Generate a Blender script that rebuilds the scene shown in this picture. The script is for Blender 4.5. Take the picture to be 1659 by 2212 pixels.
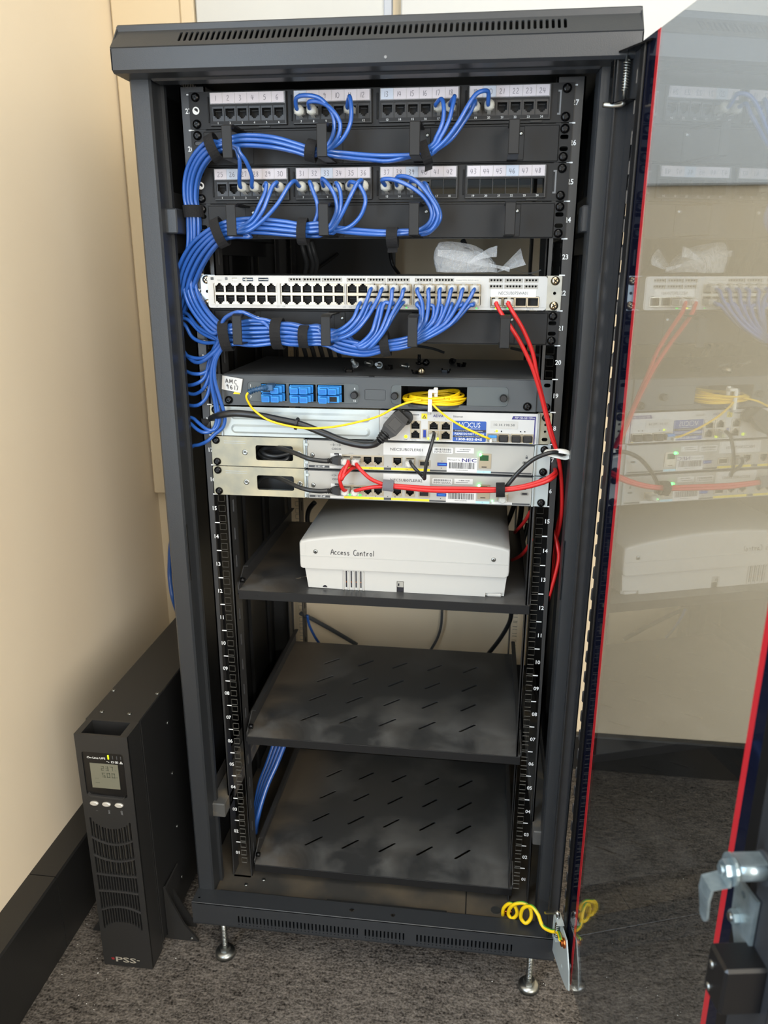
import bpy, bmesh, math, random
from mathutils import Vector, Matrix, Euler, geometry
R = math.radians
for o in list(bpy.data.objects): bpy.data.objects.remove(o, do_unlink=True)
SC = bpy.context.scene
COL = SC.collection
K = 0.001
ZO = 130.0            # the carpet lies 130 mm below the bottom of rack unit 1
UU = 44.45            # one rack unit in mm

def W(x, y, z): return Vector((x*K, y*K, (z+ZO)*K))

# ---------------------------------------------------------------- camera
CAMP = (146.4874, -1073.2461, 989.9893)
CAMR = (1.2656, -0.0014, 0.1265)
FPX = 1692.13
cd = bpy.data.cameras.new('camera'); cam = bpy.data.objects.new('camera', cd); COL.objects.link(cam)
cam.location = W(*CAMP); cam.rotation_euler = CAMR
cd.sensor_fit = 'HORIZONTAL'; cd.sensor_width = 36; cd.lens = 36*FPX/1659
cd.clip_start = 0.02; cd.clip_end = 50
SC.camera = cam
cd.dof.use_dof = True; cd.dof.focus_distance = 1.13; cd.dof.aperture_fstop = 9.0
CM = Euler(CAMR).to_matrix()
def P(px, py, Y):
    """rack-frame point (mm) seen at photograph pixel (px, py) on the plane at depth Y"""
    d = CM @ Vector(((px-829.5)/FPX, -(py-1106)/FPX, -1.0))
    t = (Y-CAMP[1])/d.y
    return Vector(CAMP)+d*t
def PZ(px, py, Z):
    d = CM @ Vector(((px-829.5)/FPX, -(py-1106)/FPX, -1.0))
    t = (Z-CAMP[2])/d.z
    return Vector(CAMP)+d*t

# ---------------------------------------------------------------- light and exposure
SC.view_settings.view_transform = 'Standard'; SC.view_settings.look = 'None'
SC.view_settings.gamma = 1; SC.view_settings.use_curve_mapping = False
SC.view_settings.exposure = 0.0
wd = bpy.data.worlds.new('world'); SC.world = wd; wd.use_nodes = True
wd.node_tree.nodes['Background'].inputs[0].default_value = (0.72, 0.84, 1, 1)
wd.node_tree.nodes['Background'].inputs[1].default_value = 1.0
def area(name, loc, rot, sx, sy, power, colr):
    l = bpy.data.lights.new(name, 'AREA'); l.shape = 'RECTANGLE'; l.size = sx; l.size_y = sy
    l.energy = power; l.color = colr
    o = bpy.data.objects.new(name, l); COL.objects.link(o); o.location = loc; o.rotation_euler = rot
    return o
# daylight through the window in the left wall, in front of the rack
area('window_or_fill_light', (-0.60, -1.60, 1.25), (0, R(-90), 0), 1.45, 1.40, 54, (0.66, 0.82, 1.0))
# added fill light, set as an invented window behind the camera, to its right
area('window_or_fill_light', (1.45, -2.97, 1.40), (R(90), 0, 0), 1.3, 1.5, 86, (1.0, 0.96, 0.90))
# ceiling panel light of the room
area('ceiling_panel_light', (0.15, -1.0, 2.37), (0, 0, 0), 0.6, 1.2, 14, (1.0, 0.93, 0.82))

# ---------------------------------------------------------------- materials
def lin(c): return tuple((v/12.92 if v <= .04045 else ((v+.055)/1.055)**2.4) for v in c)
MATS = {}
def mat(name, rgb, rough=.5, metal=0, spec=.5, bump=None, var=None, emit=None, alpha=None, coat=0, srgb=True, trans=0, sheen=0):
    m = bpy.data.materials.new(name); m.use_nodes = True; MATS[name] = m
    nt = m.node_tree; b = nt.nodes['Principled BSDF']
    c = lin(rgb) if srgb else rgb
    b.inputs['Base Color'].default_value = (*c, 1)
    b.inputs['Roughness'].default_value = rough; b.inputs['Metallic'].default_value = metal
    b.inputs['Specular IOR Level'].default_value = spec
    b.inputs['Coat Weight'].default_value = coat
    if sheen: b.inputs['Sheen Weight'].default_value = sheen
    if trans: b.inputs['Transmission Weight'].default_value = trans
    tc = nt.nodes.new('ShaderNodeTexCoord')
    if bump:
        n = nt.nodes.new('ShaderNodeTexNoise'); n.inputs['Scale'].default_value = bump[0]; n.inputs['Detail'].default_value = 3
        bp = nt.nodes.new('ShaderNodeBump'); bp.inputs['Strength'].default_value = bump[1]; bp.inputs['Distance'].default_value = .0005
        nt.links.new(tc.outputs['Object'], n.inputs['Vector']); nt.links.new(n.outputs['Fac'], bp.inputs['Height'])
        nt.links.new(bp.outputs['Normal'], b.inputs['Normal'])
    if var:   # (scale, second colour, low, high, roughness2)
        n = nt.nodes.new('ShaderNodeTexNoise'); n.inputs['Scale'].default_value = var[0]; n.inputs['Detail'].default_value = 5
        mr = nt.nodes.new('ShaderNodeMapRange'); mr.inputs[1].default_value = var[2]; mr.inputs[2].default_value = var[3]
        mx = nt.nodes.new('ShaderNodeMix'); mx.data_type = 'RGBA'
        mx.inputs[6].default_value = (*c, 1); mx.inputs[7].default_value = (*lin(var[1]), 1)
        nt.links.new(tc.outputs['Object'], n.inputs['Vector']); nt.links.new(n.outputs['Fac'], mr.inputs[0])
        nt.links.new(mr.outputs[0], mx.inputs[0]); nt.links.new(mx.outputs[2], b.inputs['Base Color'])
        if len(var) > 4:
            r2 = nt.nodes.new('ShaderNodeMapRange'); r2.inputs[3].default_value = rough; r2.inputs[4].default_value = var[4]
            nt.links.new(mr.outputs[0], r2.inputs[0]); nt.links.new(r2.outputs[0], b.inputs['Roughness'])
    if emit: 
        b.inputs['Emission Color'].default_value = (*lin(emit[0]), 1); b.inputs['Emission Strength'].default_value = emit[1]
    if alpha is not None: b.inputs['Alpha'].default_value = alpha
    return m
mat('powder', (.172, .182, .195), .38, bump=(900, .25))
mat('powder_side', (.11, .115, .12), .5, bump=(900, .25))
mat('inner_black', (.06, .062, .065), .45)
mat('rail_black', (.185, .185, .187), .42)
mat('rail_edge_glint', (.40, .395, .375), .45)  # rail hole walls: light catching the edges painted as a lighter grey
mat('panel_black', (.10, .10, .103), .5, spec=.3, bump=(1500, .1))
mat('shelf_black', (.19, .195, .20), .32, var=(7, (.32, .315, .305), .50, .68, .5))
mat('pan_dust', (.20, .195, .185), .6, var=(9, (.36, .32, .26), .4, .7))
mat('bracket_dust', (.30, .30, .295), .5, var=(20, (.50, .45, .37), .5, .75))
mat('print_white', (.86, .87, .87), .6)
mat('print_grey', (.45, .46, .47), .6)
mat('screw_black', (.06, .06, .065), .22, metal=.6)
mat('steel', (.66, .67, .66), .33, metal=1, var=(60, (.58, .60, .60), .3, .7))
mat('nickel', (.72, .66, .55), .22, metal=1)
mat('zinc', (.70, .74, .75), .42, metal=.2, var=(25, (.74, .77, .76), .3, .7))
mat('zinc_yellow', (.56, .56, .51), .42, metal=.35, var=(18, (.74, .70, .58), .35, .7))
mat('galv', (.58, .61, .62), .42, metal=.8, var=(30, (.72, .74, .75), .4, .65))
mat('copper', (.86, .50, .28), .3, metal=1)
mat('switch_white', (.72, .72, .71), .42)
mat('switch_gray', (.62, .61, .58), .45)
mat('shield', (.72, .68, .60), .35, metal=.7)
mat('cisco_gray', (.66, .655, .63), .5)
mat('adva_white', (.76, .76, .75), .42)
mat('tray_gray', (.27, .285, .295), .5)
mat('tray_top_lit', (.36, .365, .37), .42)  # lighter copy of the tray grey: light on the top put into the colour
mat('lock_zinc', (.52, .58, .60), .3, metal=.75, var=(90, (.66, .72, .74), .3, .7))
mat('tray_plate', (.31, .335, .34), .5)
mat('ivory', (.73, .725, .705), .45)
mat('ivory_dark', (.70, .70, .68), .5)
mat('white_plastic', (.9, .9, .87), .4)
mat('paper', (.75, .73, .75), .7)
mat('paper_blue', (.70, .73, .78), .7)
mat('label_white', (.82, .82, .81), .55)
mat('ink', (.10, .09, .12), .6)
mat('pencil', (.36, .35, .38), .6)
mat('ink_navy', (.20, .18, .45), .6)
mat('blue_sticker', (.15, .32, .63), .45)
mat('navy_band', (.16, .17, .22), .45)
mat('yellow_label', (.92, .83, .18), .5)
mat('lightblue_label', (.68, .86, .92), .5)
mat('dark_label', (.25, .26, .27), .5)
mat('esd_yellow', (.90, .82, .12), .5)
mat('dark_hole', (.02, .02, .022), .7)
mat('jack_black', (.13, .13, .135), .4)
mat('usb_blue', (.06, .20, .58), .4)
mat('cable_blue', (.16, .345, .65), .32, coat=.6)
mat('cable_red', (.76, .13, .13), .38)
mat('cable_yellow', (.96, .80, .08), .4)
mat('cable_black', (.13, .135, .14), .35)
mat('cable_gray', (.26, .27, .28), .45)
mat('cable_green', (.35, .62, .22), .4)
mat('port_green', (.05, .26, .12), .4)
mat('rubber', (.09, .09, .095), .5)
mat('velcro', (.06, .06, .07), .9, bump=(900, 1.0))
mat('velcro_gray', (.38, .38, .40), .9, bump=(900, .8), sheen=.3)
mat('fibre_blue', (.20, .55, .85), .4)
mat('fibre_navy', (.18, .32, .46), .45)
mat('ups_black', (.15, .15, .15), .42, bump=(1200, .2))
mat('ups_side', (.13, .132, .135), .42, bump=(900, .2))
mat('lcd', (.43, .43, .375), .35)
mat('lcd_ink', (.33, .34, .29), .4)
mat('silver_button', (.80, .79, .76), .3, metal=.3)
mat('ups_logo', (.62, .60, .55), .5)
mat('ups_red', (.60, .16, .18), .5)
mat('red_film', (.66, .15, .17), .06)
mat('navy_film', (.055, .065, .12), .05)
mat('gasket', (.05, .05, .055), .35)
mat('door_steel', (.155, .16, .17), .38, bump=(900, .2))
mat('skirt_black', (.13, .13, .13), .34, bump=(300, .15))
mat('wall_tan', (.935, .88, .785), .75, bump=(60, .25), var=(2.2, (.92, .855, .755), .35, .75))
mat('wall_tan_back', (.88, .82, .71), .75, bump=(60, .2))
mat('board_cream', (.83, .77, .66), .65)
mat('board_white', (.77, .785, .79), .6)
mat('ceiling_white', (.85, .85, .83), .8)
mat('led_green', (.1, .9, .25), .4, emit=((.1, 1, .25), 9))
mat('led_green_soft', (.3, .9, .4), .4, emit=((.2, 1, .3), 1.2))
mat('led_yellow', (.9, .95, .1), .4, emit=((.85, 1, .1), 1.3))
mat('led_core', (.5, 1, .6), .4, emit=((.25, 1, .40), 16))

def clear_mat(name, tint, mixf, base, rough):
    m = bpy.data.materials.new(name); m.use_nodes = True; MATS[name] = m
    nt = m.node_tree; b = nt.nodes['Principled BSDF']; out = nt.nodes['Material Output']
    b.inputs['Base Color'].default_value = (*lin(base), 1); b.inputs['Roughness'].default_value = rough
    t = nt.nodes.new('ShaderNodeBsdfTransparent'); t.inputs[0].default_value = (*tint, 1)
    mx = nt.nodes.new('ShaderNodeMixShader')
    if mixf == 'film':
        lw = nt.nodes.new('ShaderNodeLayerWeight'); lw.inputs[0].default_value = .35
        mr = nt.nodes.new('ShaderNodeMapRange'); mr.inputs[3].default_value = .24; mr.inputs[4].default_value = .95
        nt.links.new(lw.outputs['Facing'], mr.inputs[0]); nt.links.new(mr.outputs[0], mx.inputs[0])
    else: mx.inputs[0].default_value = mixf
    nt.links.new(t.outputs[0], mx.inputs[1]); nt.links.new(b.outputs[0], mx.inputs[2]); nt.links.new(mx.outputs[0], out.inputs[0])
    if name == 'bag_film':
        tc = nt.nodes.new('ShaderNodeTexCoord'); n = nt.nodes.new('ShaderNodeTexNoise'); n.inputs['Scale'].default_value = 55; n.inputs['Detail'].default_value = 2; n.inputs['Distortion'].default_value = 1.5
        bp = nt.nodes.new('ShaderNodeBump'); bp.inputs['Strength'].default_value = 1.0; bp.inputs['Distance'].default_value = .008
        nt.links.new(tc.outputs['Object'], n.inputs['Vector']); nt.links.new(n.outputs['Fac'], bp.inputs['Height']); nt.links.new(bp.outputs['Normal'], b.inputs['Normal'])
        nt.links.new(bp.outputs['Normal'], lw.inputs['Normal'])
    return m
clear_mat('plug_clear', (.97, .97, .96), .42, (.93, .93, .91), .18)
clear_mat('plug_boot', (.96, .96, .95), .5, (.90, .90, .86), .22)
clear_mat('holder_clear', (.9, .9, .9), .35, (.75, .75, .76), .15)
clear_mat('bag_film', (.98, .98, .98), 'film', (.95, .96, .97), .16)

def glass_mat():
    m = bpy.data.materials.new('door_glass'); m.use_nodes = True; MATS['door_glass'] = m
    nt = m.node_tree; nt.nodes.remove(nt.nodes['Principled BSDF']); out = nt.nodes['Material Output']
    t = nt.nodes.new('ShaderNodeBsdfTransparent'); t.inputs[0].default_value = (.685, .715, .745, 1)
    g = nt.nodes.new('ShaderNodeBsdfGlossy'); g.inputs['Roughness'].default_value = 0.0; g.inputs[0].default_value = (1, 1, 1, 1)
    f = nt.nodes.new('ShaderNodeFresnel'); f.inputs[0].default_value = 1.52
    mx = nt.nodes.new('ShaderNodeMixShader')
    ge = nt.nodes.new('ShaderNodeNewGeometry'); mr = nt.nodes.new('ShaderNodeMapRange')   # the light leaves the pane as it entered it
    mr.inputs[3].default_value = 1.75; mr.inputs[4].default_value = 1/1.75
    nt.links.new(ge.outputs['Backfacing'], mr.inputs[0]); nt.links.new(mr.outputs[0], f.inputs[0])
    nt.links.new(f.outputs[0], mx.inputs[0]); nt.links.new(t.outputs[0], mx.inputs[1]); nt.links.new(g.outputs[0], mx.inputs[2])
    nt.links.new(mx.outputs[0], out.inputs[0])
glass_mat()

def carpet_mat():
    m = mat('carpet', (.30, .275, .25), .95, spec=.1)
    nt = m.node_tree; b = nt.nodes['Principled BSDF']; tc = nt.nodes.new('ShaderNodeTexCoord')
    n1 = nt.nodes.new('ShaderNodeTexNoise'); n1.inputs['Scale'].default_value = 260; n1.inputs['Detail'].default_value = 2
    n2 = nt.nodes.new('ShaderNodeTexNoise'); n2.inputs['Scale'].default_value = 14; n2.inputs['Detail'].default_value = 2
    mp = nt.nodes.new('ShaderNodeMapping'); mp.inputs['Rotation'].default_value = (0, 0, R(28)); mp.inputs['Scale'].default_value = (1, 2.6, 1)
    n3 = nt.nodes.new('ShaderNodeTexNoise'); n3.inputs['Scale'].default_value = 75; n3.inputs['Detail'].default_value = 1
    cr = nt.nodes.new('ShaderNodeValToRGB'); cr.color_ramp.elements[0].position = .34; cr.color_ramp.elements[1].position = .66
    cr.color_ramp.elements[0].color = (*lin((.14, .128, .118)), 1); cr.color_ramp.elements[1].color = (*lin((.46, .435, .41)), 1)
    ad = nt.nodes.new('ShaderNodeMath'); ad.operation = 'MULTIPLY_ADD'; ad.inputs[1].default_value = .55
    a2 = nt.nodes.new('ShaderNodeMath'); a2.operation = 'MULTIPLY_ADD'; a2.inputs[1].default_value = .35
    a3 = nt.nodes.new('ShaderNodeMath'); a3.operation = 'MULTIPLY'; a3.inputs[1].default_value = .12
    for n in (n1, n2): nt.links.new(tc.outputs['Object'], n.inputs['Vector'])
    nt.links.new(tc.outputs['Object'], mp.inputs['Vector']); nt.links.new(mp.outputs[0], n3.inputs['Vector'])
    nt.links.new(n2.outputs['Fac'], a3.inputs[0]); nt.links.new(n3.outputs['Fac'], a2.inputs[0]); nt.links.new(a3.outputs[0], a2.inputs[2])
    nt.links.new(n1.outputs['Fac'], ad.inputs[0]); nt.links.new(a2.outputs[0], ad.inputs[2])
    nt.links.new(ad.outputs[0], cr.inputs[0]); nt.links.new(cr.outputs[0], b.inputs['Base Color'])
    bp = nt.nodes.new('ShaderNodeBump'); bp.inputs['Strength'].default_value = .9; bp.inputs['Distance'].default_value = .004
    nt.links.new(ad.outputs[0], bp.inputs['Height']); nt.links.new(bp.outputs[0], b.inputs['Normal'])
carpet_mat()

def shelf_dust():
    # settled dust: brown towards the left edge, wiped grey patches along the front
    m = MATS['shelf_black']; nt = m.node_tree; b = nt.nodes['Principled BSDF']; L = nt.links
    tc = nt.nodes.new('ShaderNodeTexCoord'); sx = nt.nodes.new('ShaderNodeSeparateXYZ'); L.new(tc.outputs['Object'], sx.inputs[0])
    old = b.inputs['Base Color'].links[0].from_socket
    def layer(src, a0, a1, scale, lo, hi, colr, prev, amt):
        r1 = nt.nodes.new('ShaderNodeMapRange'); r1.interpolation_type = 'SMOOTHSTEP'; r1.inputs[1].default_value = a0; r1.inputs[2].default_value = a1
        n = nt.nodes.new('ShaderNodeTexNoise'); n.inputs['Scale'].default_value = scale; n.inputs['Detail'].default_value = 6; n.inputs['Distortion'].default_value = .6
        r2 = nt.nodes.new('ShaderNodeMapRange'); r2.inputs[1].default_value = lo; r2.inputs[2].default_value = hi; r2.inputs[4].default_value = amt
        mu = nt.nodes.new('ShaderNodeMath'); mu.operation = 'MULTIPLY'; mx = nt.nodes.new('ShaderNodeMix'); mx.data_type = 'RGBA'
        L.new(src, r1.inputs[0]); L.new(tc.outputs['Object'], n.inputs['Vector']); L.new(n.outputs['Fac'], r2.inputs[0])
        L.new(r1.outputs[0], mu.inputs[0]); L.new(r2.outputs[0], mu.inputs[1]); L.new(mu.outputs[0], mx.inputs[0])
        L.new(prev, mx.inputs[6]); mx.inputs[7].default_value = (*lin(colr), 1); return mx.outputs[2]
    c = layer(sx.outputs['X'], -.11, -.20, 9, .30, .55, (.37, .335, .29), old, .9)
    c = layer(sx.outputs['Y'], -.05, -.12, 13, .42, .68, (.42, .42, .415), c, .65)
    L.new(c, b.inputs['Base Color'])
shelf_dust()

# ---------------------------------------------------------------- mesh building
AX = {'X': lambda a, b, c: (c, a, b), 'Y': lambda a, b, c: (a, c, b), 'Z': lambda a, b, c: (a, b, c)}
TXT = {}
def text_tris(s, bold=False):
    key = (s, bold)
    if key in TXT: return TXT[key]
    cu = bpy.data.curves.new('t', 'FONT'); cu.body = s; cu.size = 1; cu.resolution_u = 2; cu.fill_mode = 'FRONT'
    if bold: cu.offset = .018
    ob = bpy.data.objects.new('t', cu)
    me = bpy.data.meshes.new_from_object(ob)
    vs = [(v.co.x, v.co.y) for v in me.vertices]; fs = [tuple(p.vertices) for p in me.polygons]
    bpy.data.objects.remove(ob); bpy.data.meshes.remove(me); bpy.data.curves.remove(cu)
    TXT[key] = (vs, fs); return TXT[key]
GL = {  # handwriting: strokes on a 4 x 6 grid, baseline at 0
 '0': [[(1.5,6),(.3,4.5),(.4,1.5),(1.6,0),(3,1),(3.4,4),(2.4,5.8),(1.5,6)]], '1': [[(1.9,6),(1.5,0)]],
 '2': [[(.6,4.8),(1.6,6),(2.8,5.2),(2.3,3.2),(.5,.2),(3.4,.3)]], '3': [[(.7,5.6),(2.2,6),(2.8,4.8),(1.4,3.3),(2.9,2.2),(2.2,.3),(.5,.2)]],
 '4': [[(1.2,5.8),(.5,2.4),(3.4,2.5)],[(2.8,5.4),(2.2,0)]], '5': [[(3.2,5.9),(1.2,5.9),(.9,3.5),(2.6,3.4),(2.8,1.2),(1.6,0),(.4,.4)]],
 '6': [[(2.6,6),(1,4),(.6,1.6),(1.6,0),(3,1),(2.6,2.8),(.9,2.2)]], '7': [[(.4,5.7),(3,5.9),(1.5,0)]],
 '8': [[(2.8,5.4),(1.5,6),(.9,4.6),(2.6,2),(1.8,0),(.7,1.2),(2.3,3.4),(2.8,5.4)]], '9': [[(2.8,4.6),(1.6,6),(.6,4.6),(1.4,3.4),(2.8,4.6),(2.3,0)]],
 'A': [[(0,0),(1.7,6),(3.3,0)],[(.6,2.2),(3.1,2.4)]], 'C': [[(3.3,5.3),(2,6),(.6,4.4),(.5,1.6),(1.8,.1),(3.5,.6)]],
 'M': [[(0,0),(.5,5.8)],[(.5,5.8),(2.2,1.6)],[(2.2,1.6),(4.0,6)],[(4.0,6),(4.6,0)]], 'c': [[(2.7,3),(1.6,3.5),(.6,2.2),(1,.4),(2.8,.5)]], 'e': [[(.6,1.9),(2.6,2.1),(2,3.5),(.8,2.9),(.7,.7),(2.7,.4)]],
 's': [[(2.5,3.2),(1.2,3.3),(1,2.3),(2.4,1.3),(1.8,.1),(.5,.4)]], 'o': [[(1.6,3.5),(.5,2),(1.3,.1),(2.6,1.4),(1.6,3.5)]],
 'n': [[(.6,3.4),(.6,0),(.8,2.4),(2,3.4),(2.6,2.2),(2.6,0)]], 't': [[(1.5,5),(1.4,.5),(2.4,.1)],[(.4,3.4),(2.6,3.5)]], 'r': [[(.7,3.4),(.8,0),(.9,2.2),(2.3,3.4)]],
 'l': [[(1,6),(1,0)]], ' ': []}
class MB:
    def __init__(s): s.v = []; s.f = []; s.m = []; s.s = []; s.mats = []; s.dm = None
    def mi(s, m):
        if m not in s.mats: s.mats.append(m)
        return s.mats.index(m)
    def add(s, vs, fs, m, smooth=False):
        b = len(s.v); s.v += [tuple(v) for v in vs]; i = s.mi(m)
        for f in fs: s.f.append(tuple(b+k for k in f)); s.m.append(i); s.s.append(smooth)
        return s
    def box(s, x0, x1, y0, y1, z0, z1, m, b=0):
        if x0 > x1: x0, x1 = x1, x0
        if y0 > y1: y0, y1 = y1, y0
        if z0 > z1: z0, z1 = z1, z0
        if b <= 0:
            v = [(x, y, z) for x in (x0, x1) for y in (y0, y1) for z in (z0, z1)]
            return s.add(v, [(0,1,3,2),(4,6,7,5),(0,4,5,1),(2,3,7,6),(0,2,6,4),(1,5,7,3)], m)
        b = min(b, (x1-x0)/2.01, (y1-y0)/2.01, (z1-z0)/2.01)
        v = []; ix = {}
        for i, x in enumerate((x0, x1)):
            for j, y in enumerate((y0, y1)):
                for k, z in enumerate((z0, z1)):
                    sx, sy, sz = (b, -b)[i], (b, -b)[j], (b, -b)[k]
                    ix[i, j, k] = len(v); v += [(x, y+sy, z+sz), (x+sx, y, z+sz), (x+sx, y+sy, z)]
        I = lambda i, j, k, a: ix[i, j, k]+a
        f = []
        for a in (0, 1):
            f.append((I(a,0,0,0), I(a,1,0,0), I(a,1,1,0), I(a,0,1,0)))
            f.append((I(0,a,0,1), I(1,a,0,1), I(1,a,1,1), I(0,a,1,1)))
            f.append((I(0,0,a,2), I(1,0,a,2), I(1,1,a,2), I(0,1,a,2)))
        for a in (0, 1):
            for c in (0, 1):
                f.append((I(a,c,0,0), I(a,c,1,0), I(a,c,1,1), I(a,c,0,1)))
                f.append((I(a,0,c,0), I(a,1,c,0), I(a,1,c,2), I(a,0,c,2)))
                f.append((I(0,a,c,1), I(1,a,c,1), I(1,a,c,2), I(0,a,c,2)))
                for e in (0, 1): f.append((I(a,c,e,0), I(a,c,e,1), I(a,c,e,2)))
        return s.add(v, f, m)
    def prism(s, poly, ax, a0, a1, m, smooth=False):
        g = AX[ax]; n = len(poly); v = [g(a, b, a0) for a, b in poly]+[g(a, b, a1) for a, b in poly]
        f = [tuple(range(n)), tuple(range(2*n-1, n-1, -1))]
        s.add(v, f, m); 
        return s.add(v, [(i, (i+1) % n, n+(i+1) % n, n+i) for i in range(n)], m, smooth)
    def plate(s, outer, holes, ax, a0, a1, m, mp=None, back=True, em=None):
        """flat sheet with real holes; outer/holes are 2-D loops"""
        g = AX[ax]; loops = [outer]+holes
        fl = [p for l in loops for p in l]
        tr = geometry.tessellate_polygon([[Vector((a, b, 0)) for a, b in l] for l in loops])
        n = len(fl); h = mp or (lambda a, b, c: g(a, b, c))
        v = [h(a, b, a0) for a, b in fl]+[h(a, b, a1) for a, b in fl]
        f = [tuple(t) for t in tr]
        if back: f += [tuple(n+k for k in reversed(t)) for t in tr]
        k = 0; e = []
        for l in loops:
            q = len(l); w = [(k+i, k+(i+1) % q, n+k+(i+1) % q, n+k+i) for i in range(q)]; k += q
            if em and l is not outer: e += w
            else: f += w
        s.add(v, f, m)
        if e: s.add(v, e, em)
        return s
    def cyl(s, p0, p1, r0, m, n=16, r1=None, smooth=True, cap=True):
        p0, p1 = Vector(p0), Vector(p1); d = (p1-p0).normalized(); r1 = r0 if r1 is None else r1
        a = d.orthogonal().normalized(); b = d.cross(a)
        v = [p0+(a*math.cos(2*math.pi*i/n)+b*math.sin(2*math.pi*i/n))*r0 for i in range(n)]
        v += [p1+(a*math.cos(2*math.pi*i/n)+b*math.sin(2*math.pi*i/n))*r1 for i in range(n)]
        s.add(v, [(i, (i+1) % n, n+(i+1) % n, n+i) for i in range(n)], m, smooth)
        if cap: s.add(v, [tuple(range(n-1, -1, -1)), tuple(range(n, 2*n))], m)
        return s
    def lathe(s, prof, o, ax, m, n=16):
        """prof: (distance along axis, radius)"""
        g = AX[ax]; v = []; o = Vector(o)
        for t, r in prof:
            for i in range(n):
                a = 2*math.pi*i/n; v.append(o+Vector(g(r*math.cos(a), r*math.sin(a), t)))
        q = len(prof)
        f = [(j*n+i, j*n+(i+1) % n, (j+1)*n+(i+1) % n, (j+1)*n+i) for j in range(q-1) for i in range(n)]
        s.add(v, f, m, True); return s.add(v, [tuple(range(n)), tuple(range((q-1)*n, q*n))], m)
    def tube(s, pts, r, m, n=8, cap=True, flat=1.0):
        pts = [Vector(p) for p in pts]; T = []
        for i in range(len(pts)):
            d = pts[min(i+1, len(pts)-1)]-pts[max(i-1, 0)]; T.append(d.normalized() if d.length > 1e-6 else Vector((0, 0, 1)))
        a = T[0].orthogonal().normalized(); v = []
        for i, p in enumerate(pts):
            a = (a-T[i]*a.dot(T[i])).normalized(); b = T[i].cross(a)
            rr = r[i] if isinstance(r, (list, tuple)) else r
            v += [p+(a*math.cos(2*math.pi*k/n)+b*math.sin(2*math.pi*k/n)*flat)*rr for k in range(n)]
        q = len(pts)
        s.add(v, [(j*n+i, j*n+(i+1) % n, (j+1)*n+(i+1) % n, (j+1)*n+i) for j in range(q-1) for i in range(n)], m, True)
        if cap: s.add(v, [tuple(range(n)), tuple(range((q-1)*n, q*n))], m)
        return s
    def text(s, t, size, o, m, align='C', u=(1, 0, 0), v=(0, 0, 1), sx=1.0, bold=False):
        vs, fs = text_tris(t, bold)
        if not vs: return s
        x0 = min(a for a, b in vs); x1 = max(a for a, b in vs)
        off = {'C': (x0+x1)/2, 'L': x0, 'R': x1}[align]
        o, u, v = Vector(o), Vector(u), Vector(v)
        return s.add([o+u*((a-off)*size*sx)+v*(b*size) for a, b in vs], fs, m)
    def fit(s, t, x0, x1, z0, z1, y, m, bold=False):
        """printed text filling a box on a face at depth y"""
        vs, fs = text_tris(t, bold)
        ax0 = min(a for a, b in vs); ax1 = max(a for a, b in vs); b0 = min(b for a, b in vs); b1 = max(b for a, b in vs)
        return s.add([(x0+(a-ax0)/(ax1-ax0)*(x1-x0), y, z0+(b-b0)/(b1-b0)*(z1-z0)) for a, b in vs], fs, m)
    def hand(s, t, h, o, m, u=(1, 0, 0), v=(0, 0, 1), w=.12, adv=.75, jit=.02, rnd=random.Random(5)):
        o, u, v = Vector(o), Vector(u).normalized(), Vector(v).normalized(); nrm = u.cross(v); x = 0
        for ch in t:
            for st in GL[ch]:
                pts = cr([Vector((a/6*h+rnd.uniform(-jit, jit)*h, b/6*h+rnd.uniform(-jit, jit)*h, 0)) for a, b in st], 3) if len(st) > 2 else [Vector((a/6*h, b/6*h, 0)) for a, b in st]
                vv = []
                for i, p in enumerate(pts):
                    d = (pts[min(i+1, len(pts)-1)]-pts[max(i-1, 0)]); d = d.normalized() if d.length > 0 else Vector((1, 0, 0))
                    q = Vector((-d.y, d.x, 0))*w*h/2
                    for k in (1, -1):
                        z = p+q*k; vv.append(o+u*(z.x+x)+v*z.y)
                s.add(vv, [(2*i, 2*i+2, 2*i+3, 2*i+1) for i in range(len(pts)-1)], m)
            x += (adv if ch != '1' else adv*.6)*h*(1.0 if ch not in 'M' else 1.3)
        return s
    def mesh(s, name, off=(0, 0, 0), scale=K):
        me = bpy.data.meshes.new(name)
        o = Vector(off); me.from_pydata([((v[0]-o[0])*scale, (v[1]-o[1])*scale, (v[2]-o[2])*scale) for v in s.v], [], s.f)
        for m in s.mats: me.materials.append(MATS[m])
        for p, i, sm in zip(me.polygons, s.m, s.s): p.material_index = i; p.use_smooth = sm
        bm = bmesh.new(); bm.from_mesh(me); bmesh.ops.remove_doubles(bm, verts=bm.verts, dist=1e-7)
        bmesh.ops.recalc_face_normals(bm, faces=bm.faces); bm.to_mesh(me); bm.free()
        return me
    def base(s):
        xs = [v[0] for v in s.v]; ys = [v[1] for v in s.v]; zs = [v[2] for v in s.v]
        return Vector(((min(xs)+max(xs))/2, (min(ys)+max(ys))/2, min(zs)))
def cr(pts, n=6):
    """Catmull-Rom through points"""
    pts = [Vector(p) for p in pts]; out = []
    for i in range(len(pts)-1):
        p0 = pts[max(i-1, 0)]; p1 = pts[i]; p2 = pts[i+1]; p3 = pts[min(i+2, len(pts)-1)]
        for k in range(n):
            t = k/n
            out.append(.5*((2*p1)+(p2-p0)*t+(2*p0-5*p1+4*p2-p3)*t*t+(3*p1-p0-3*p2+p3)*t*t*t))
    out.append(pts[-1]); return out
AT = {}
def tag(o, label=None, cat=None, group=None, kind=None):
    if label: o['label'] = label
    if cat: o['category'] = cat
    if group: o['group'] = group
    if kind: o['kind'] = kind
    return o
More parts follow.
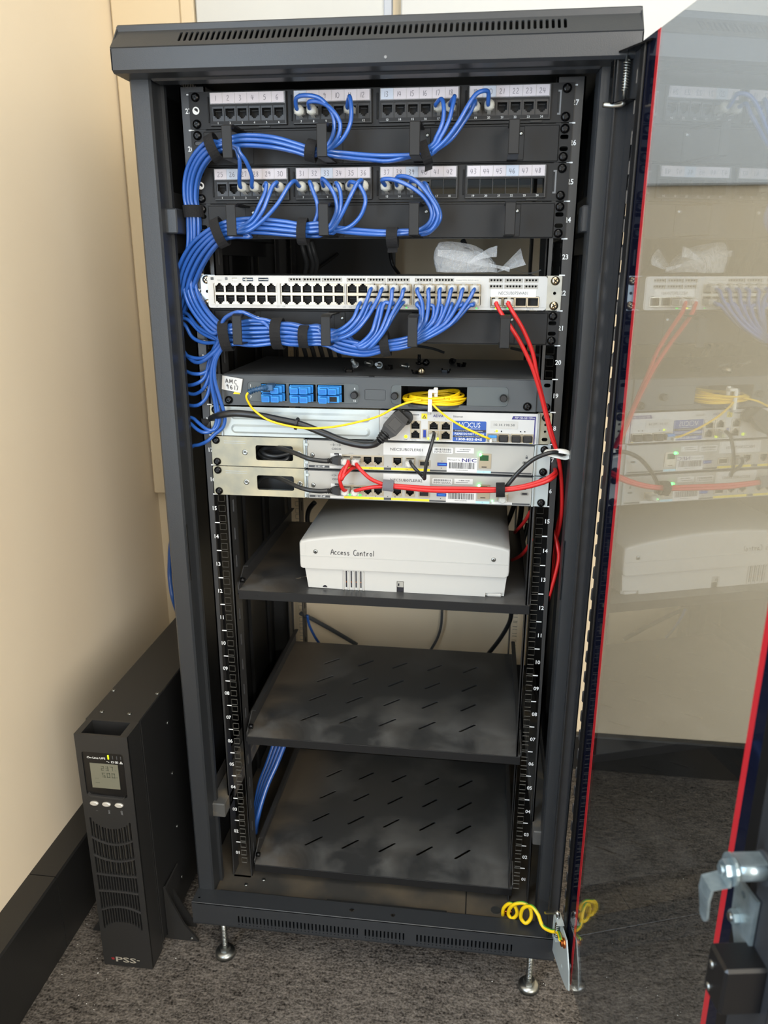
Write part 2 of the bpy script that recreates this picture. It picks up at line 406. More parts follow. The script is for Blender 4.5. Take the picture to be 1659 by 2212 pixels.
def thing(name, label, cat, at=(0, 0, 0), group=None, rot=None, local=False):
    o = bpy.data.objects.new(name, None); COL.objects.link(o); o.empty_display_size = .02
    o.location = W(*at)
    if rot: o.rotation_euler = rot
    AT[o.name] = Vector((0, 0, 0)) if (local or rot) else Vector(at)
    return tag(o, label, cat, group)
def obj(name, g, parent=None, at=None, rot=None, label=None, cat=None, group=None, kind=None):
    """g: MB in the frame of its thing (re-centred on its own base) or a ready mesh placed at 'at'"""
    if isinstance(g, MB):
        if at is None: at = g.base(); me = g.mesh(name, at)
        else: me = g.mesh(name)
    else: me = g
    o = bpy.data.objects.new(name, me); COL.objects.link(o); at = Vector(at)
    if parent is not None: o.parent = parent; o.location = (at-AT[parent.name])*K
    else: o.location = W(*at)
    if rot: o.rotation_euler = rot
    AT[o.name] = at
    return tag(o, label, cat, group, kind)
def rect(x0, x1, z0, z1, c=0):
    if c <= 0: return [(x0, z0), (x1, z0), (x1, z1), (x0, z1)]
    return [(x0+c, z0), (x1-c, z0), (x1, z0+c), (x1, z1-c), (x1-c, z1), (x0+c, z1), (x0, z1-c), (x0, z0+c)]
def rrect(x0, x1, z0, z1, r, n=4):
    out = []
    for cx, cz, a0 in ((x1-r, z0+r, -90), (x1-r, z1-r, 0), (x0+r, z1-r, 90), (x0+r, z0+r, 180)):
        for i in range(n+1):
            a = R(a0+90*i/n); out.append((cx+r*math.cos(a), cz+r*math.sin(a)))
    return out
def disc(cx, cz, r, n=8, a=0): return [(cx+r*math.cos(2*math.pi*i/n+a), cz+r*math.sin(2*math.pi*i/n+a)) for i in range(n)]
# ================================================================ the room
XL, YB = -575.0, 552.0
b = MB().box(-640, 2200, -3000, 620, -150, -130, 'carpet'); obj('floor', b, kind='structure')
b = MB().plate(rect(-3000, YB+60, -130, 2270), [rect(-2330, -870, 370, 1870)], 'X', XL, XL-80, 'wall_tan'); obj('wall_left', b, kind='structure')
b = MB().box(XL-80, 2200, YB, YB+60, -130, 2270, 'wall_tan_back'); obj('wall_back', b, kind='structure')
b = MB().box(2140, 2200, -3000, YB, -130, 2270, 'wall_tan_back'); obj('wall_right', b, kind='structure')
b = MB().plate(rect(XL-80, 2200, -130, 2270), [rect(780, 2120, 500, 2040)], 'Y', -3000, -3060, 'wall_tan_back'); obj('wall_front', b, kind='structure')
b = MB().box(XL-80, 2200, -3060, YB+60, 2270, 2330, 'ceiling_white'); obj('ceiling', b, kind='structure')
b = MB()
b.plate(rect(-2330, -870, 370, 1870), [rect(-2290, -1620, 410, 1830), rect(-1580, -910, 410, 1830)], 'X', XL-60, XL-20, 'board_white')
obj('window_1', b, kind='structure')
b = MB().plate(rect(780, 2120, 500, 2040), [rect(820, 1430, 540, 2000), rect(1470, 2080, 540, 2000)], 'Y', -3050, -3010, 'board_white'); obj('added_window', b, kind='structure')  # added window, out of view, framing the fill light
# skirting ducts: black, boxed out from the wall on the left, a plain board on the back wall
b = MB(); c = MB()
prof = [(XL, -130), (-526, -130), (-526, 16), (-529, 19), (XL, 19)]
pr = lambda y0, y1, mb: mb.add([(x, y, z) for y in (y0, y1) for x, z in prof], [(0,1,2,3,4), (9,8,7,6,5)]+[(i, (i+1) % 5, 5+(i+1) % 5, 5+i) for i in range(5)], 'skirt_black')
pr(-3000, -91, b); pr(-89.5, YB, c)
obj('baseboard_left', b, kind='structure'); obj('baseboard_left', c, kind='structure')
b = MB().box(-526, 2140, YB-20, YB, -130, -40, 'skirt_black', 3); obj('baseboard_back', b, kind='structure')
# cream board and white boards on the back wall
b = MB().box(XL+3, -436, YB-28, YB, 505, 2270, 'board_cream', 3); obj('trim_1', b, kind='structure')
b = MB().box(-435, -409, YB-36, YB, 505, 2270, 'board_cream', 3); obj('trim_2', b, kind='structure')
b = MB().box(-407, -58, YB-30, YB, 1130, 2270, 'board_white', 3).box(-58, -44, YB-26, YB, 1130, 2270, 'paper_blue', 1); obj('trim_3', b, kind='structure')
b = MB().box(-27, 1300, YB-30, YB, 1130, 2270, 'board_white', 3); obj('trim_4', b, kind='structure')
# crumbs of plaster and grit on the carpet
rn = random.Random(3); b = MB()
sp = [(80,2130),(63,2155),(168,2040),(174,2060),(163,2078),(155,2000),(210,2070),(203,1963),(300,2180),(170,2150),(230,2115),(380,2070),(1063,2120),(1174,2125),(1178,2128)]
sp += [(rn.uniform(60, 260), rn.uniform(1960, 2200)) for i in range(16)]+[(rn.uniform(1250, 1500), rn.uniform(1500, 2200)) for i in range(26)]
for x, y in sp:
    q = PZ(x, y, -129.2); r = rn.uniform(.5, 1.3)
    if abs(q.x) < 520 or q.x > 300 or True: b.lathe([(-r*.6, r*.3), (0, r), (r*.7, r*.4)], q, 'Z', 'label_white', 5)
obj('crumbs', b, kind='stuff', label='white plaster crumbs scattered on the dark carpet', cat='crumbs')
# ================================================================ shared small meshes
def mk(name, mb): return mb.mesh(name)
def screw_mesh(m, r=5.6, h=3.6):
    b = MB(); b.lathe([(0, r), (-h*.45, r*.97), (-h*.8, r*.8), (-h, r*.45)], (0, 0, 0), 'Y', m, 14)
    for a in (.5, .5+math.pi/2):
        c, s_ = math.cos(a), math.sin(a); q = []
        for u_, v_ in ((-r*.55, -r*.11), (r*.55, -r*.11), (r*.55, r*.11), (-r*.55, r*.11)): q.append((u_*c-v_*s_, u_*s_+v_*c))
        b.prism(q, 'Y', -h-.15, -h+.4, 'dark_hole')
    return b
M_SCREW = mk('screw', screw_mesh('screw_black')); M_SCREWN = mk('screw', screw_mesh('nickel', 5.8, 3.2)); M_SCREWS = mk('screw', screw_mesh('steel', 3.4, 1.6))
M_RIVET = mk('rivet', MB().lathe([(0, 2.6), (-1, 2.4), (-1.6, 1.2)], (0, 0, 0), 'Y', 'steel', 10))
def screws(parent, pts, y, me=None, name='screw'):
    for i, (x, z) in enumerate(pts): obj(name, me or M_SCREW, parent, (x, y, z), rot=(0, R((i*67) % 90), 0))

# ================================================================ the cabinet
CT = 1262.0
rack = thing('server_cabinet', 'open black network cabinet standing on four screw feet, full of equipment', 'cabinet', (0, 220, -130))
# top cover: front fascia, sloped slotted face, roof and sides
b = MB()
b.prism([(-84, 1209), (-80, 1206), (-20, 1206), (-20, 1209), (-81, 1210), (-81.5, 1230), (-84, 1231.5)], 'X', -303, 303, 'powder')
sl0, sl1 = Vector((-84, 1231.5)), Vector((-60, 1254)); L = (sl1-sl0).length; dd = (sl1-sl0)/L; nn = Vector((dd.y, -dd.x))
holes = []
for i in range(68):
    x = -221+i*(441/67); holes.append([(x-1.7, 9), (x, 7.6), (x+1.7, 9), (x+1.7, 25), (x, 26.4), (x-1.7, 25)])
def slope(a, t, c): q = sl0+dd*t-nn*c; return (a, q.x, q.y)
b.plate(rect(-303, 303, 0, L), holes, 'Y', 0, 1.5, 'powder', mp=slope)
b.box(-303, 303, -60, 530, 1258, 1262, 'powder', 1.2).box(-303, 303, -62, -56, 1252.5, 1259.5, 'powder')
sh = [rect(y, y+2.6, 1236, 1248) for y in [120+7*i for i in range(30)]]
b.plate([(-84, 1209), (525, 1209), (525, 1262), (-58, 1262), (-84, 1231)], sh, 'X', -303.4, -301.9, 'powder')
b.plate([(-84, 1209), (525, 1209), (525, 1262), (-58, 1262), (-84, 1231)], sh, 'X', 303.4, 301.9, 'powder')
b.box(-303, 303, 522, 526, 1209, 1262, 'inner_black')
obj('top_cover', b, rack)
obj('rivet', mk('rivet', MB().lathe([(0, 2), (-.6, 1.6)], (0, 0, 0), 'Y', 'print_grey', 8)), rack, (22, -84, 1214))
b = MB().box(-271, 266, -52, -24, 1203.5, 1217, 'powder', 3); obj('top_rail', b, rack)
# posts
for s in (-1, 1):
    b = MB()
    if s < 0: b.prism([(-300, -44), (-297, -47), (-275, -47), (-272.5, -44), (-272.5, -16), (-268, -16), (-268, -8), (-300, -8)], 'Z', -60, 1206, 'powder')
    else: b.prism([(264, -8), (264, -43), (266, -47), (282, -47), (284, -44), (284, -32), (300, -32), (300, -8)], 'Z', -60, 1206, 'powder')
    obj('front_post', b, rack)
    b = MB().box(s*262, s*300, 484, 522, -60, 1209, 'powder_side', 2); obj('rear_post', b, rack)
    b = MB().box(s*298.5, s*300, -8, 484, -58, 1209, 'inner_black')
    for y in (20, 150, 300, 430): b.box(s*292, s*298.5, y, y+14, -50, 1205, 'inner_black', 1)
    obj('side_panel', b, rack)
    # latch slot in the post's inner edge and small rivet dents
    xe = 272.4 if s < 0 else 263.9; b = MB().box(s*xe, s*(xe-1.2), -46, -42, 545, 632, 'dark_hole'); obj('latch_slot', b, rack)
# mounting rails
hz = [(n*UU+d) for n in range(27) for d in (6.35, 22.225, 38.1)]
for s in (-1, 1):
    for y0, nm in ((0, 'front_rail'), (468, 'rear_rail')):
        xo, xi = s*254, s*220
        h = [rect(s*232.5-4.75, s*232.5+4.75, z-4.75, z+4.75) for z in hz]
        b = MB().plate(rect(min(xo, xi), max(xo, xi), -36, 1206), h, 'Y', y0, y0+2, 'rail_black', em='rail_edge_glint')
        dirn = 1 if y0 == 0 else -1
        h2 = [rect(min(y0+dirn*12, y0+dirn*19), max(y0+dirn*12, y0+dirn*19), z-10, z+10) for z in [k*UU+22 for k in range(27)]]
        b.plate(rect(min(y0, y0+dirn*32), max(y0, y0+dirn*32), -36, 1206), h2, 'X', xi, xi+s*2, 'rail_black')
        b.box(xo, xo-s*2, min(y0, y0+dirn*26), max(y0, y0+dirn*26), -36, 1206, 'rail_black')
        b.box(s*222, s*252, y0-3*dirn if y0 else -3, y0+1, -34, -26, 'rail_black')
        rl = obj(nm, b, rack)
        if y0 == 0:
            for n in range(1, 28):
                t = MB().box(s*237.2, s*244.6, -.25, 0, n*UU-.8, n*UU+.8, 'print_white') if n < 27 else MB().box(s*237.2, s*244.6, -.25, 0, n*UU-3.8, n*UU-2.2, 'print_white')
                obj('unit_mark', t, rl)
                t = MB().text('%02d' % n, 8.6, (s*243.4, -.2, (n-1)*UU+19.6), 'print_white', sx=.92, bold=True)
                obj('unit_number', t, rl)
# depth braces carrying the rails
for s in (-1, 1):
    for z0, z1, x0, x1, y0, m in ((1029, 1060, 257, 281, -32, 'powder'), (112, 138, 252, 278, -24, 'bracket_dust')):
        b = MB().box(s*x0, s*x1, y0, 500, z0, z1, m, 1.5).box(s*(x1-1), s*(x1+16), y0+2, y0+4, z0-24, z1+22, 'rail_black').box(s*x1, s*(x1+1.5), y0, 480, z0-24, z1+24, 'rail_black', .6)
        o = obj('depth_brace', b, rack)
        obj('brace_screw', M_SCREW, o, (s*(x1+8), y0+2, z1+12)); obj('brace_screw', M_SCREW, o, (s*(x1+8), y0+2, z0-13))
        b = MB()
        for k in (0, 1): b.box(s*x0-s*.4, s*x0, y0+30+k*12, y0+36+k*12, z0+8, z1-8, 'dark_hole')
        obj('brace_slot', b, o)
# base pan and plinth with its slots
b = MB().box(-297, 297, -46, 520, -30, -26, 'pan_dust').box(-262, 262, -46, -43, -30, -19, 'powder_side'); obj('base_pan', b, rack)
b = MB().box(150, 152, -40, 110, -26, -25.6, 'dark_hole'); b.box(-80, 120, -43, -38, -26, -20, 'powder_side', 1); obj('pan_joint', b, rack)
for x, y in ((-198, -5), (158, 22), (222, -28), (-225, -20)): obj('pan_screw', M_SCREWS, rack, (x, y, -26), rot=(R(-90), 0, 0))
b = MB(); h = []
for x in [-221+6.2*i for i in range(33)]+[-9+6.2*i for i in range(11)]+[75+6.25*i for i in range(25)]:
    h.append(rect(x-1.3, x+1.3, -50, -36)); 
    h.append(rect(x-1.0, x+1.0, -54.2, -52.4))
b.plate(rect(-300, 292, -59, -17), h, 'Y', -78, -76.5, 'powder')
b.plate(rect(-300, 292, -78, -46), [disc(-34, -60, 4.2, 10), disc(34, -62, 4.2, 10), disc(-291, -66, 2.2, 8)], 'Z', -17, -18.5, 'powder')
b.box(-300, 292, -78, -30, -60, -58.5, 'powder').box(-300.3, -298.8, -77.8, -46, -58.8, -17.2, 'powder').box(290.8, 292.3, -77.8, -46, -58.8, -17.2, 'powder')
b.prism([(-78, -17), (-77, -16.2), (-75.6, -17)], 'X', -300, 292, 'powder')
obj('plinth', b, rack)
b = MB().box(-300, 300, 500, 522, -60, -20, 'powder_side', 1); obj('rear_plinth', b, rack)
obj('rear_black_sheet', MB().box(-262, 262, 505, 507, -24, 146, 'inner_black', .5), rack)  # black sheet across the lower back opening
obj('rear_black_sheet', MB().box(-262, -34, 505, 507, 850, 1206, 'inner_black', .5).box(-36, -32, 503, 507, 850, 1206, 'rail_black', .5), rack)  # black sheet over the upper left of the back, with an edge strip
for x in (-252, 257):
    for y in (-68, 480):
        b = MB().lathe([(-130, 17), (-124, 17), (-120.5, 14.5), (-119, 8)], (x, y, 0), 'Z', 'steel', 24)
        b.cyl((x, y, -119), (x, y, -58), 4.6, 'steel', 12)
        for k in range(16): b.lathe([(0, 4.7), (.8, 5.1), (1.6, 4.7)], (x, y, -108+k*3), 'Z', 'steel', 10)
        b.prism(disc(x, y, 9.5, 6), 'Z', -119, -112, 'steel'); obj('foot', b, rack)

# ================================================================ shelves
def shelf(z, label, slots=True, col='shelf_black', dx=0):
    t = thing('cabinet_shelf', label, 'shelf', (6, 170, z), 'ventilated shelves in the cabinet')
    h = []
    if slots:
        for cx in (-125, -58.5, 8, 75, 142):
            for cy in (70, 134, 200, 268):
                v = Vector((.72, .69)); p = Vector((-v.y, v.x)); L_, w = 16.5, 2.5; q = []
                for a0, c in ((math.atan2(v.y, v.x)-math.pi/2, 1), (math.atan2(v.y, v.x)+math.pi/2, -1)):
                    for k in range(5):
                        a = a0+math.pi*k/4; q.append((cx+c*v.x*L_+w*math.cos(a), cy+c*v.y*L_+w*math.sin(a)))
                h.append(q)
    b = MB().plate(rect(-214, 226, 0, 342), h, 'Z', z, z-1.5, col)
    b.box(-214, 226, -1.5, 0, z-14, z+.3, 'panel_black', .4)
    obj('shelf_plate', b, t)
    for s, x in ((-1, -214), (1, 226)):
        b = MB().prism([(2, z), (2, z+6), (34, z+27), (342, z+27), (342, z)], 'X', x, x+s*1.5, 'rail_black')
        b.box(x, x-s*6, 34, 342, z+26, z+27.5, 'rail_black')
        obj('side_flange', b, t)
    for x in (-186, 198): obj('lip_hole', MB().lathe([(0, 2.4), (-.2, 2.3)], (x, -1.6, z-7), 'Y', 'dark_hole', 10), t)
    obj('support_stud', MB().cyl((-213, 8, z+14), (-206, 8, z+14), 4, 'screw_black', 10), t)
    return t
shelf(514, 'uppermost of the three black shelves, carrying the white access control box')
shelf(256, 'middle empty black shelf, dusty, with four rows of slanted slots')
shelf(1, 'lowest empty black slotted shelf, just above the cabinet floor')
# ================================================================ patch panels
def jack_hole(cx, z0, w=11.6, h=8.6, up=False):
    """stepped opening of a modular jack, keyway below (or above when up)"""
    a = w/2; q = [(-a, 0), (-a*.62, 0), (-a*.62, -1.6), (-a*.32, -1.6), (-a*.32, -3.2), (a*.32, -3.2), (a*.32, -1.6), (a*.62, -1.6), (a*.62, 0), (a, 0), (a, h), (-a, h)]
    if up: q = [(x, h-z) for x, z in reversed(q)]
    return [(cx+x, z0+z) for x, z in q]
def jack_mesh(w, h, ow, oh, face, up=False, dep=11, inside='dark_hole', recess=0):
    b = MB(); z0 = -oh/2+(1.6 if not up else -1.6)
    hole = jack_hole(0, z0, ow, oh, up)
    b.plate(rect(-w/2, w/2, -h/2, h/2), [hole], 'Y', 0, 1.2, face)
    b.plate(rect(-w/2, w/2, -h/2, h/2), [hole], 'Y', 1.2, dep, 'jack_black')
    b.box(-w/2, w/2, dep, dep+1, -h/2, h/2, 'dark_hole')
    for k in range(8):
        x = -3.5+k; zz = oh/2-1.2 if not up else -oh/2+1.2
        b.box(x-.2, x+.2, 2.5, 8, zz-.5, zz+.1, 'dark_label')
    return b
M_JACK = mk('jack', jack_mesh(15.6, 17.5, 11.8, 8.6, 'jack_black'))
MODL = (-213.2, -104.8, 4.3, 113.6)
def portx(i): i -= 1; return MODL[i//6]+10.2+15.9*(i % 6)
def patch_panel(base, first, label, njack, zt):
    z = base
    t = thing('patch_panel', label, 'patch panel', (0, 0, z), 'patch panels')
    h = [rect(m-.2, m+100.2, z+3.6, z+42.4) for m in MODL]
    h += [rrect(-240+3.4, -228.6, z+a-2.9, z+a+2.9, 2.8, 3) for a in (22.2,)] if False else []
    b = MB().plate(rrect(-241.3, 241.3, z+.5, z+43.9, 1.5, 2), h, 'Y', -2.2, 0, 'panel_black')
    b.box(-222, 222, 0, 14, z+1, z+2.2, 'panel_black').box(-222, 222, 0, 14, z+42.6, z+43.6, 'panel_black')
    for m in MODL: b.box(m-3.4, m-1.6, -3.6, -2, z+8, z+38, 'panel_black', .6)
    for x in (-150, 60, 190): b.box(x, x+14, -4, -2, z+1.2, z+3.0, 'inner_black')
    b.box(222, 226, -2.6, -2.2, z+9, z+36, 'print_grey').box(222, 224, -3, -2, z+11, z+34, 'panel_black')
    fp = obj('face_plate', b, t)
    b = MB(); b.plate(disc(-232.6, z+22.4, 4.6, 20), [[(-232.6+x, z+22.4+y) for x, y in [(1.0,2.6),(-.8,3.2),(-2.2,1.9),(-1.6,.4),(.2,-.4),(1.2,-1.6),(2.6,-1.2),(2.8,.6),(2.2,2.0)]]], 'Y', -2.4, -2.2, 'print_white')
    obj('round_logo', b, t)
    for mi, m in enumerate(MODL):
        h = [rect(m+10.2+15.9*k-7.6, m+10.2+15.9*k+7.6, z+9.2, z+26.4) for k in range(6)]
        b = MB().plate(rect(m, m+100, z+4, z+42), h, 'Y', -5.5, 0, 'panel_black')
        b.box(m+.6, m+99.4, -6.2, -5.5, z+4.4, z+5.2, 'rail_black').box(m+98.2, m+99.2, -6.4, -5.5, z+5, z+41, 'rail_black')
        for k in range(6):
            b.text(str(mi*6+k+1), 3.6, (m+10.2+15.9*k, -5.8, z+5.7), 'print_white')
            b.box(m+10.2+15.9*k-7.9, m+10.2+15.9*k-7.5, -5.9, -5.5, z+9, z+27, 'rail_black')
        mo = obj('port_module', b, t)
        b = MB().box(m+1.2, m+99, -7.4, -5.6, z+28.4, z+42, 'holder_clear', .4); obj('label_holder', b, mo)
        for k in range(6):
            n = first+mi*6+k; x = m+10.2+15.9*k
            b = MB().box(x-7.75, x+7.75, -8.0, -7.5, z+29.3, z+41.4, 'paper' if n % 13 not in (7, 0) and n not in (26, 39) else 'paper_blue')
            b.box(x-7.95, x-7.75, -8.2, -7.5, z+29.3, z+41.4, 'ivory_dark')
            s_ = str(n); b.hand(s_, 5.8, (x-(2.6 if len(s_) == 1 else 4.4), -8.1, z+32.2), 'pencil', w=.10, adv=.72)
            obj('number_card', b, mo)
            if mi*6+k+1 <= njack: obj('jack', M_JACK, mo, (x, -4.6, z+17.9))
    screws(t, [(s*232.2, z+a) for s in (-1, 1) for a in (6.6, 37.8)], -2.4)
    return t
patch_panel(26*UU, 1, 'top patch panel, cards numbered 1 to 24, seven blue cables plugged in', 24, 0)
patch_panel(24*UU, 25, 'second patch panel down, cards 25 to 48, last eight ports empty openings', 16, 0)

# ================================================================ cable managers with four fingers
def cable_manager(base, label):
    z = base; t = thing('cable_manager', label, 'cable manager', (0, -30, z), 'cable managers')
    sl = [rrect(s*232.5-5.2, s*232.5+5.2, z+a-2.6, z+a+2.6, 2.5, 3) for s in (-1, 1) for a in (15.5, 28.8)]
    b = MB().plate(rrect(-241.3, 241.3, z+.5, z+43.9, 1.5, 2), sl, 'Y', -2, 0, 'panel_black')
    b.box(-224, 226, -4, -2, z+1.4, z+42, 'panel_black', .8).box(-224, 226, 0, 10, z+.6, z+2, 'panel_black')
    obj('back_plate', b, t)
    for x in (-172.5, -56, 55, 170):
        b = MB().box(x-6.3, x+6.3, -70, -68.2, z+2.2, z+39, 'panel_black', .8)
        b.prism([(-68.5, z+39), (-68.5, z+36.4), (-60, z+36.4), (-56, z+39.2), (-4, z+39.2), (-4, z+41), (-60, z+41)], 'X', x-6.3, x+6.3, 'panel_black')
        b.box(x-6.3, x+6.3, -68.6, -4, z+2.2, z+3.8, 'panel_black')
        b.box(x-1, x+14, -5.2, -4, z+3, z+41, 'panel_black', .4)
        f = obj('cable_finger', b, t)
        obj('rivet', M_RIVET, f, (x+10, -5.2, z+33)); 
    screws(t, [(s*232.5, z+a) for s in (-1, 1) for a in (6.4, 37.8)], -2.2)
    return t
cable_manager(25*UU, 'cable manager between the two patch panels, black with four fingers')
cable_manager(23*UU, 'cable manager directly under the second patch panel, black with four fingers')
cable_manager(20*UU, 'cable manager directly under the white network switch, black with four fingers')

# ================================================================ network switch
z = 21*UU
sw = thing('network_switch', 'white 48-port network switch with honeycomb vents, lettering NECSUB07SWA01', 'network switch', (0, 130, z))
Z0, Z1 = z+1.2, z+43.2
X0, X1 = -227.5, 222.0
BX = (-219.2, -127.6, -38.3, 51.2)     # left edges of the four port blocks
UPL = rect(150.4, 213.2, z+4.2, z+18.4, .8)
holes = [rrect(x, x+87, z+6.2, z+33.4, 1.5, 2) for x in BX]+[UPL]
vent = [rect(a, c, z+35.6, z+40.4) for a, c in ((-115.5, -98), (-96.5, -72), (-70.5, -43.5), (-37.5, -12), (-10, 14), (16, 45.5), (52.5, 76), (78, 103), (148, 166), (168, 191), (193, 210.5))]
vent += [rect(a, c, z+27.8, z+32.8) for a, c in ((148, 166), (168, 191), (193, 210.5))]
b = MB().plate(rrect(X0, X1, Z0, Z1, 3.5, 3), holes+vent+[rect(-193, -186, z+36.6, z+40), rect(-178.5, -164, z+36, z+40.4), rect(-157, -143, z+36, z+40.4)], 'Y', -15, -12, 'switch_white')
b.box(X0, X1, -12, -2, Z0, Z0+2, 'switch_white').box(X0, X1, -12, -2, Z1-2, Z1, 'switch_white').box(X0, X0+2, -12, -2, Z0, Z1, 'switch_white').box(X1-2, X1, -12, -2, Z0, Z1, 'switch_white')
b.box(X0+4, X1-2, -15.4, -15, z+5, z+5.4, 'ivory_dark')
# raised frames round the port blocks
for x in BX+(149.5,):
    w = 87 if x < 100 else 64
    b.box(x-1.3, x-.5, -15.5, -15, z+5.6, z+34, 'ivory').box(x+w+.5, x+w+1.3, -15.5, -15, z+5.6, z+34 if x < 100 else z+19, 'ivory')
# printed legends
for k in range(12):
    for i, x in enumerate(BX[:2]):
        b.box(x+4+k*7, x+6+k*7, -15.1, -15, z+3.4, z+4.0, 'ivory_dark')
for x, s_ in ((-219, '1X'), (-134, '12X'), (-126, '13X'), (-44, '24X'), (-36, '25X'), (40, '36X'), (52, '37X'), (131, '48X')): b.text(s_, 2.6, (x+3, -15.1, z+2.6), 'print_grey')
for x, s_ in ((175, 'G1 TE1 G2'), (198, 'G3 TE2 G4')): b.text(s_, 1.8, (x+4, -15.1, z+2.5), 'dark_label')
b.text('MODE', 2.2, (-210.5, -15.1, z+36.4), 'print_grey')
for x in (-203, -175): b.box(x, x+2.6, -15.1, -15, z+36.6, z+39.4, 'ivory_dark')
b.box(-222.5, -218.4, -15.8, -15, z+37.4, z+41, 'dark_label', .4).box(-202.5, -199, -15.8, -15, z+37.4, z+41, 'print_grey', .4)
obj('front_bezel', b, sw)
b = MB().box(X0+6, X1-6, -2, 270, Z0+.6, Z1-.6, 'galv', .6); obj('chassis', b, sw)
b = MB().box(X0+2.2, X1-2.2, -2.4, -2, Z0+2, Z1-2, 'dark_hole'); obj('inner_screen', b, sw)
for s, xe in ((-1, -241.3), (1, 241.3)):
    b = MB().plate(rect(min(xe, s*220), max(xe, s*220), z+.6, z+43.8, 1.2), [disc(s*232.8, z+22.2, 2.1, 10)], 'Y', -2.2, 0, 'steel').box(s*220, s*221.5, -2, 60, z+2, z+42, 'steel')
    e = obj('mounting_ear', b, sw); screws(e, [(s*232.8, z+a) for a in (6.4, 37.6)], -2.3, M_SCREWN)
# honeycomb grilles
for i, h in enumerate(vent):
    x0, x1 = h[0][0], h[1][0]; z0, z1 = h[0][1], h[2][1]; hx = []
    n = int((x1-x0-1)/3.9); ox = (x1-x0-n*3.9)/2
    for k in range(n): hx.append(disc(x0+ox+3.9*k+1.95, z1-2.0, 1.45, 6, math.pi/6))
    b = MB().plate(rect(x0, x1, z0, z1), hx, 'Y', -13.2, -12.4, 'switch_gray'); obj('vent_grille', b, sw)
for x0, x1, m in ((-193, -186, 'shield'), (-178.5, -164, 'navy_film'), (-157, -143, 'navy_film')):
    obj('usb_socket', MB().box(x0, x1, -14.4, -8, z+36.8, z+39.4, m).box(x0+1, x1-1, -14.6, -14.3, z+37.6, z+38.3, 'shield'), sw)
M_PU = mk('jack', jack_mesh(14.3, 11.6, 11.9, 8.2, 'shield', up=True)); M_PD = mk('jack', jack_mesh(14.3, 11.6, 11.9, 8.2, 'shield'))
SWP = {}
for bi, x in enumerate(BX):
    pb = obj('port_block', MB().box(x, x+87, -12.4, -9, z+17.9, z+21.7, 'shield', .3), sw)
    for k in range(6):
        cx = x+7.6+14.3*k; SWP[bi, 0, k] = (cx, z+27.6); SWP[bi, 1, k] = (cx, z+12.0)
        obj('jack', M_PU, pb, (cx, -13, z+27.6)); obj('jack', M_PD, pb, (cx, -13, z+12.0))
for k in range(4):
    x0 = 151.2+k*15.5
    b = MB().plate(rect(x0, x0+15, z+4.8, z+17.8), [rect(x0+1, x0+14, z+6.6, z+16.6)], 'Y', -13.6, -6, 'shield').box(x0+1, x0+14, -6.4, -6, z+6, z+17, 'dark_hole'); obj('uplink_cage', b, sw)
obj('name_label', MB().box(151, 208.5, -15.5, -15.1, z+17.6, z+27.2, 'label_white').fit('NECSUB07SWA01', 161, 198, z+20.6, z+24.4, -15.6, 'dark_label'), sw)
obj('model_label', MB().box(103.5, 137, -15.4, -15.1, z+35.3, z+41, 'ivory').box(103.5, 137, -15.3, -15.1, z+40.8, z+41.2, 'ivory_dark').fit('Catalyst 9200L 48-PoE+ 4x1G', 106, 134.5, z+37.2, z+39, -15.5, 'print_grey'), sw)
for x, m in ((157, 'led_yellow'), (172, 'led_green_soft')): obj('status_light', MB().box(x, x+3.6, -15.4, -15, z+2.4, z+4.4, m, .3), sw)
for x in (40.5, 132, 103): obj('status_light', MB().prism([(x, z+2.6), (x+2.6, z+2.6), (x+1.3, z+4.4)], 'Y', -15.3, -15, 'led_green_soft'), sw)
# ================================================================ fibre tray
z = 18*UU
ft = thing('fibre_tray', 'dark grey fibre patch tray with blue adapters and a recess of coiled yellow fibre', 'fibre tray', (0, 110, z))
b = MB().plate(rect(-219.5, 217.5, z+.8, z+43.4), [rrect(20.6, 180, z+7, z+33.6, 5, 3), rrect(-182.6, -24, z+6.6, z+34, 5, 3), rect(-16, 13, z+12.2, z+26.8, 1)], 'Y', -5, -2, 'tray_gray')
b.box(-219.5, 217.5, -5, -2, z+42.6, z+43.6, 'tray_gray', .4); obj('front_plate', b, ft)
b = MB().box(-217, 216, -2, 222, z+43, z+44.2, 'tray_top_lit', .4).box(-217, -215.6, -2, 222, z+1, z+43, 'tray_gray').box(214.6, 216, -2, 222, z+1, z+43, 'tray_gray').box(-217, 216, -2, 222, z+.6, z+1.6, 'tray_gray').box(-217, 216, 220.5, 222, z+1, z+43, 'tray_gray').box(-217, 19, 12, 13, z+1, z+43, 'tray_gray')
b.box(-10, -3, -6, 3, z+43.4, z+44.5, 'inner_black'); obj('tray_body', b, ft)
for s in (-1, 1):
    b = MB().plate(rect(min(s*218, s*238), max(s*218, s*238), z+.8, z+43.6), [rrect(s*231-4.4, s*231+4.4, z+36.4-2.6, z+36.4+2.6, 2.5, 3), rrect(s*231-4, s*231+4, z+5.6, z+10.2, 2.2, 3)], 'Y', -2, 0, 'tray_gray'); e = obj('mounting_ear', b, ft)
    if s > 0: obj('screw', M_SCREW, e, (s*231.5, -2.2, z+7))
    obj('knurled_screw', screw_mesh('screw_black', 5.8, 5), ft, at=(s*208-2, -5, z+8))
b = MB().plate(rrect(-182.4, -24.2, z+6.8, z+33.8, 5, 3), [rect(-163, -127, z+8, z+32), rect(-123, -85, z+8, z+32), rect(-83, -45, z+8, z+32)], 'Y', -4.4, -3, 'tray_plate')
b.text('1', 5, (-178, -4.6, z+27), 'print_white', bold=True).text('7', 5, (-178, -4.6, z+11), 'print_white', bold=True).text('6', 4, (-30, -4.6, z+26), 'print_white', bold=True).text('12', 4, (-30, -4.6, z+9), 'print_white', bold=True)
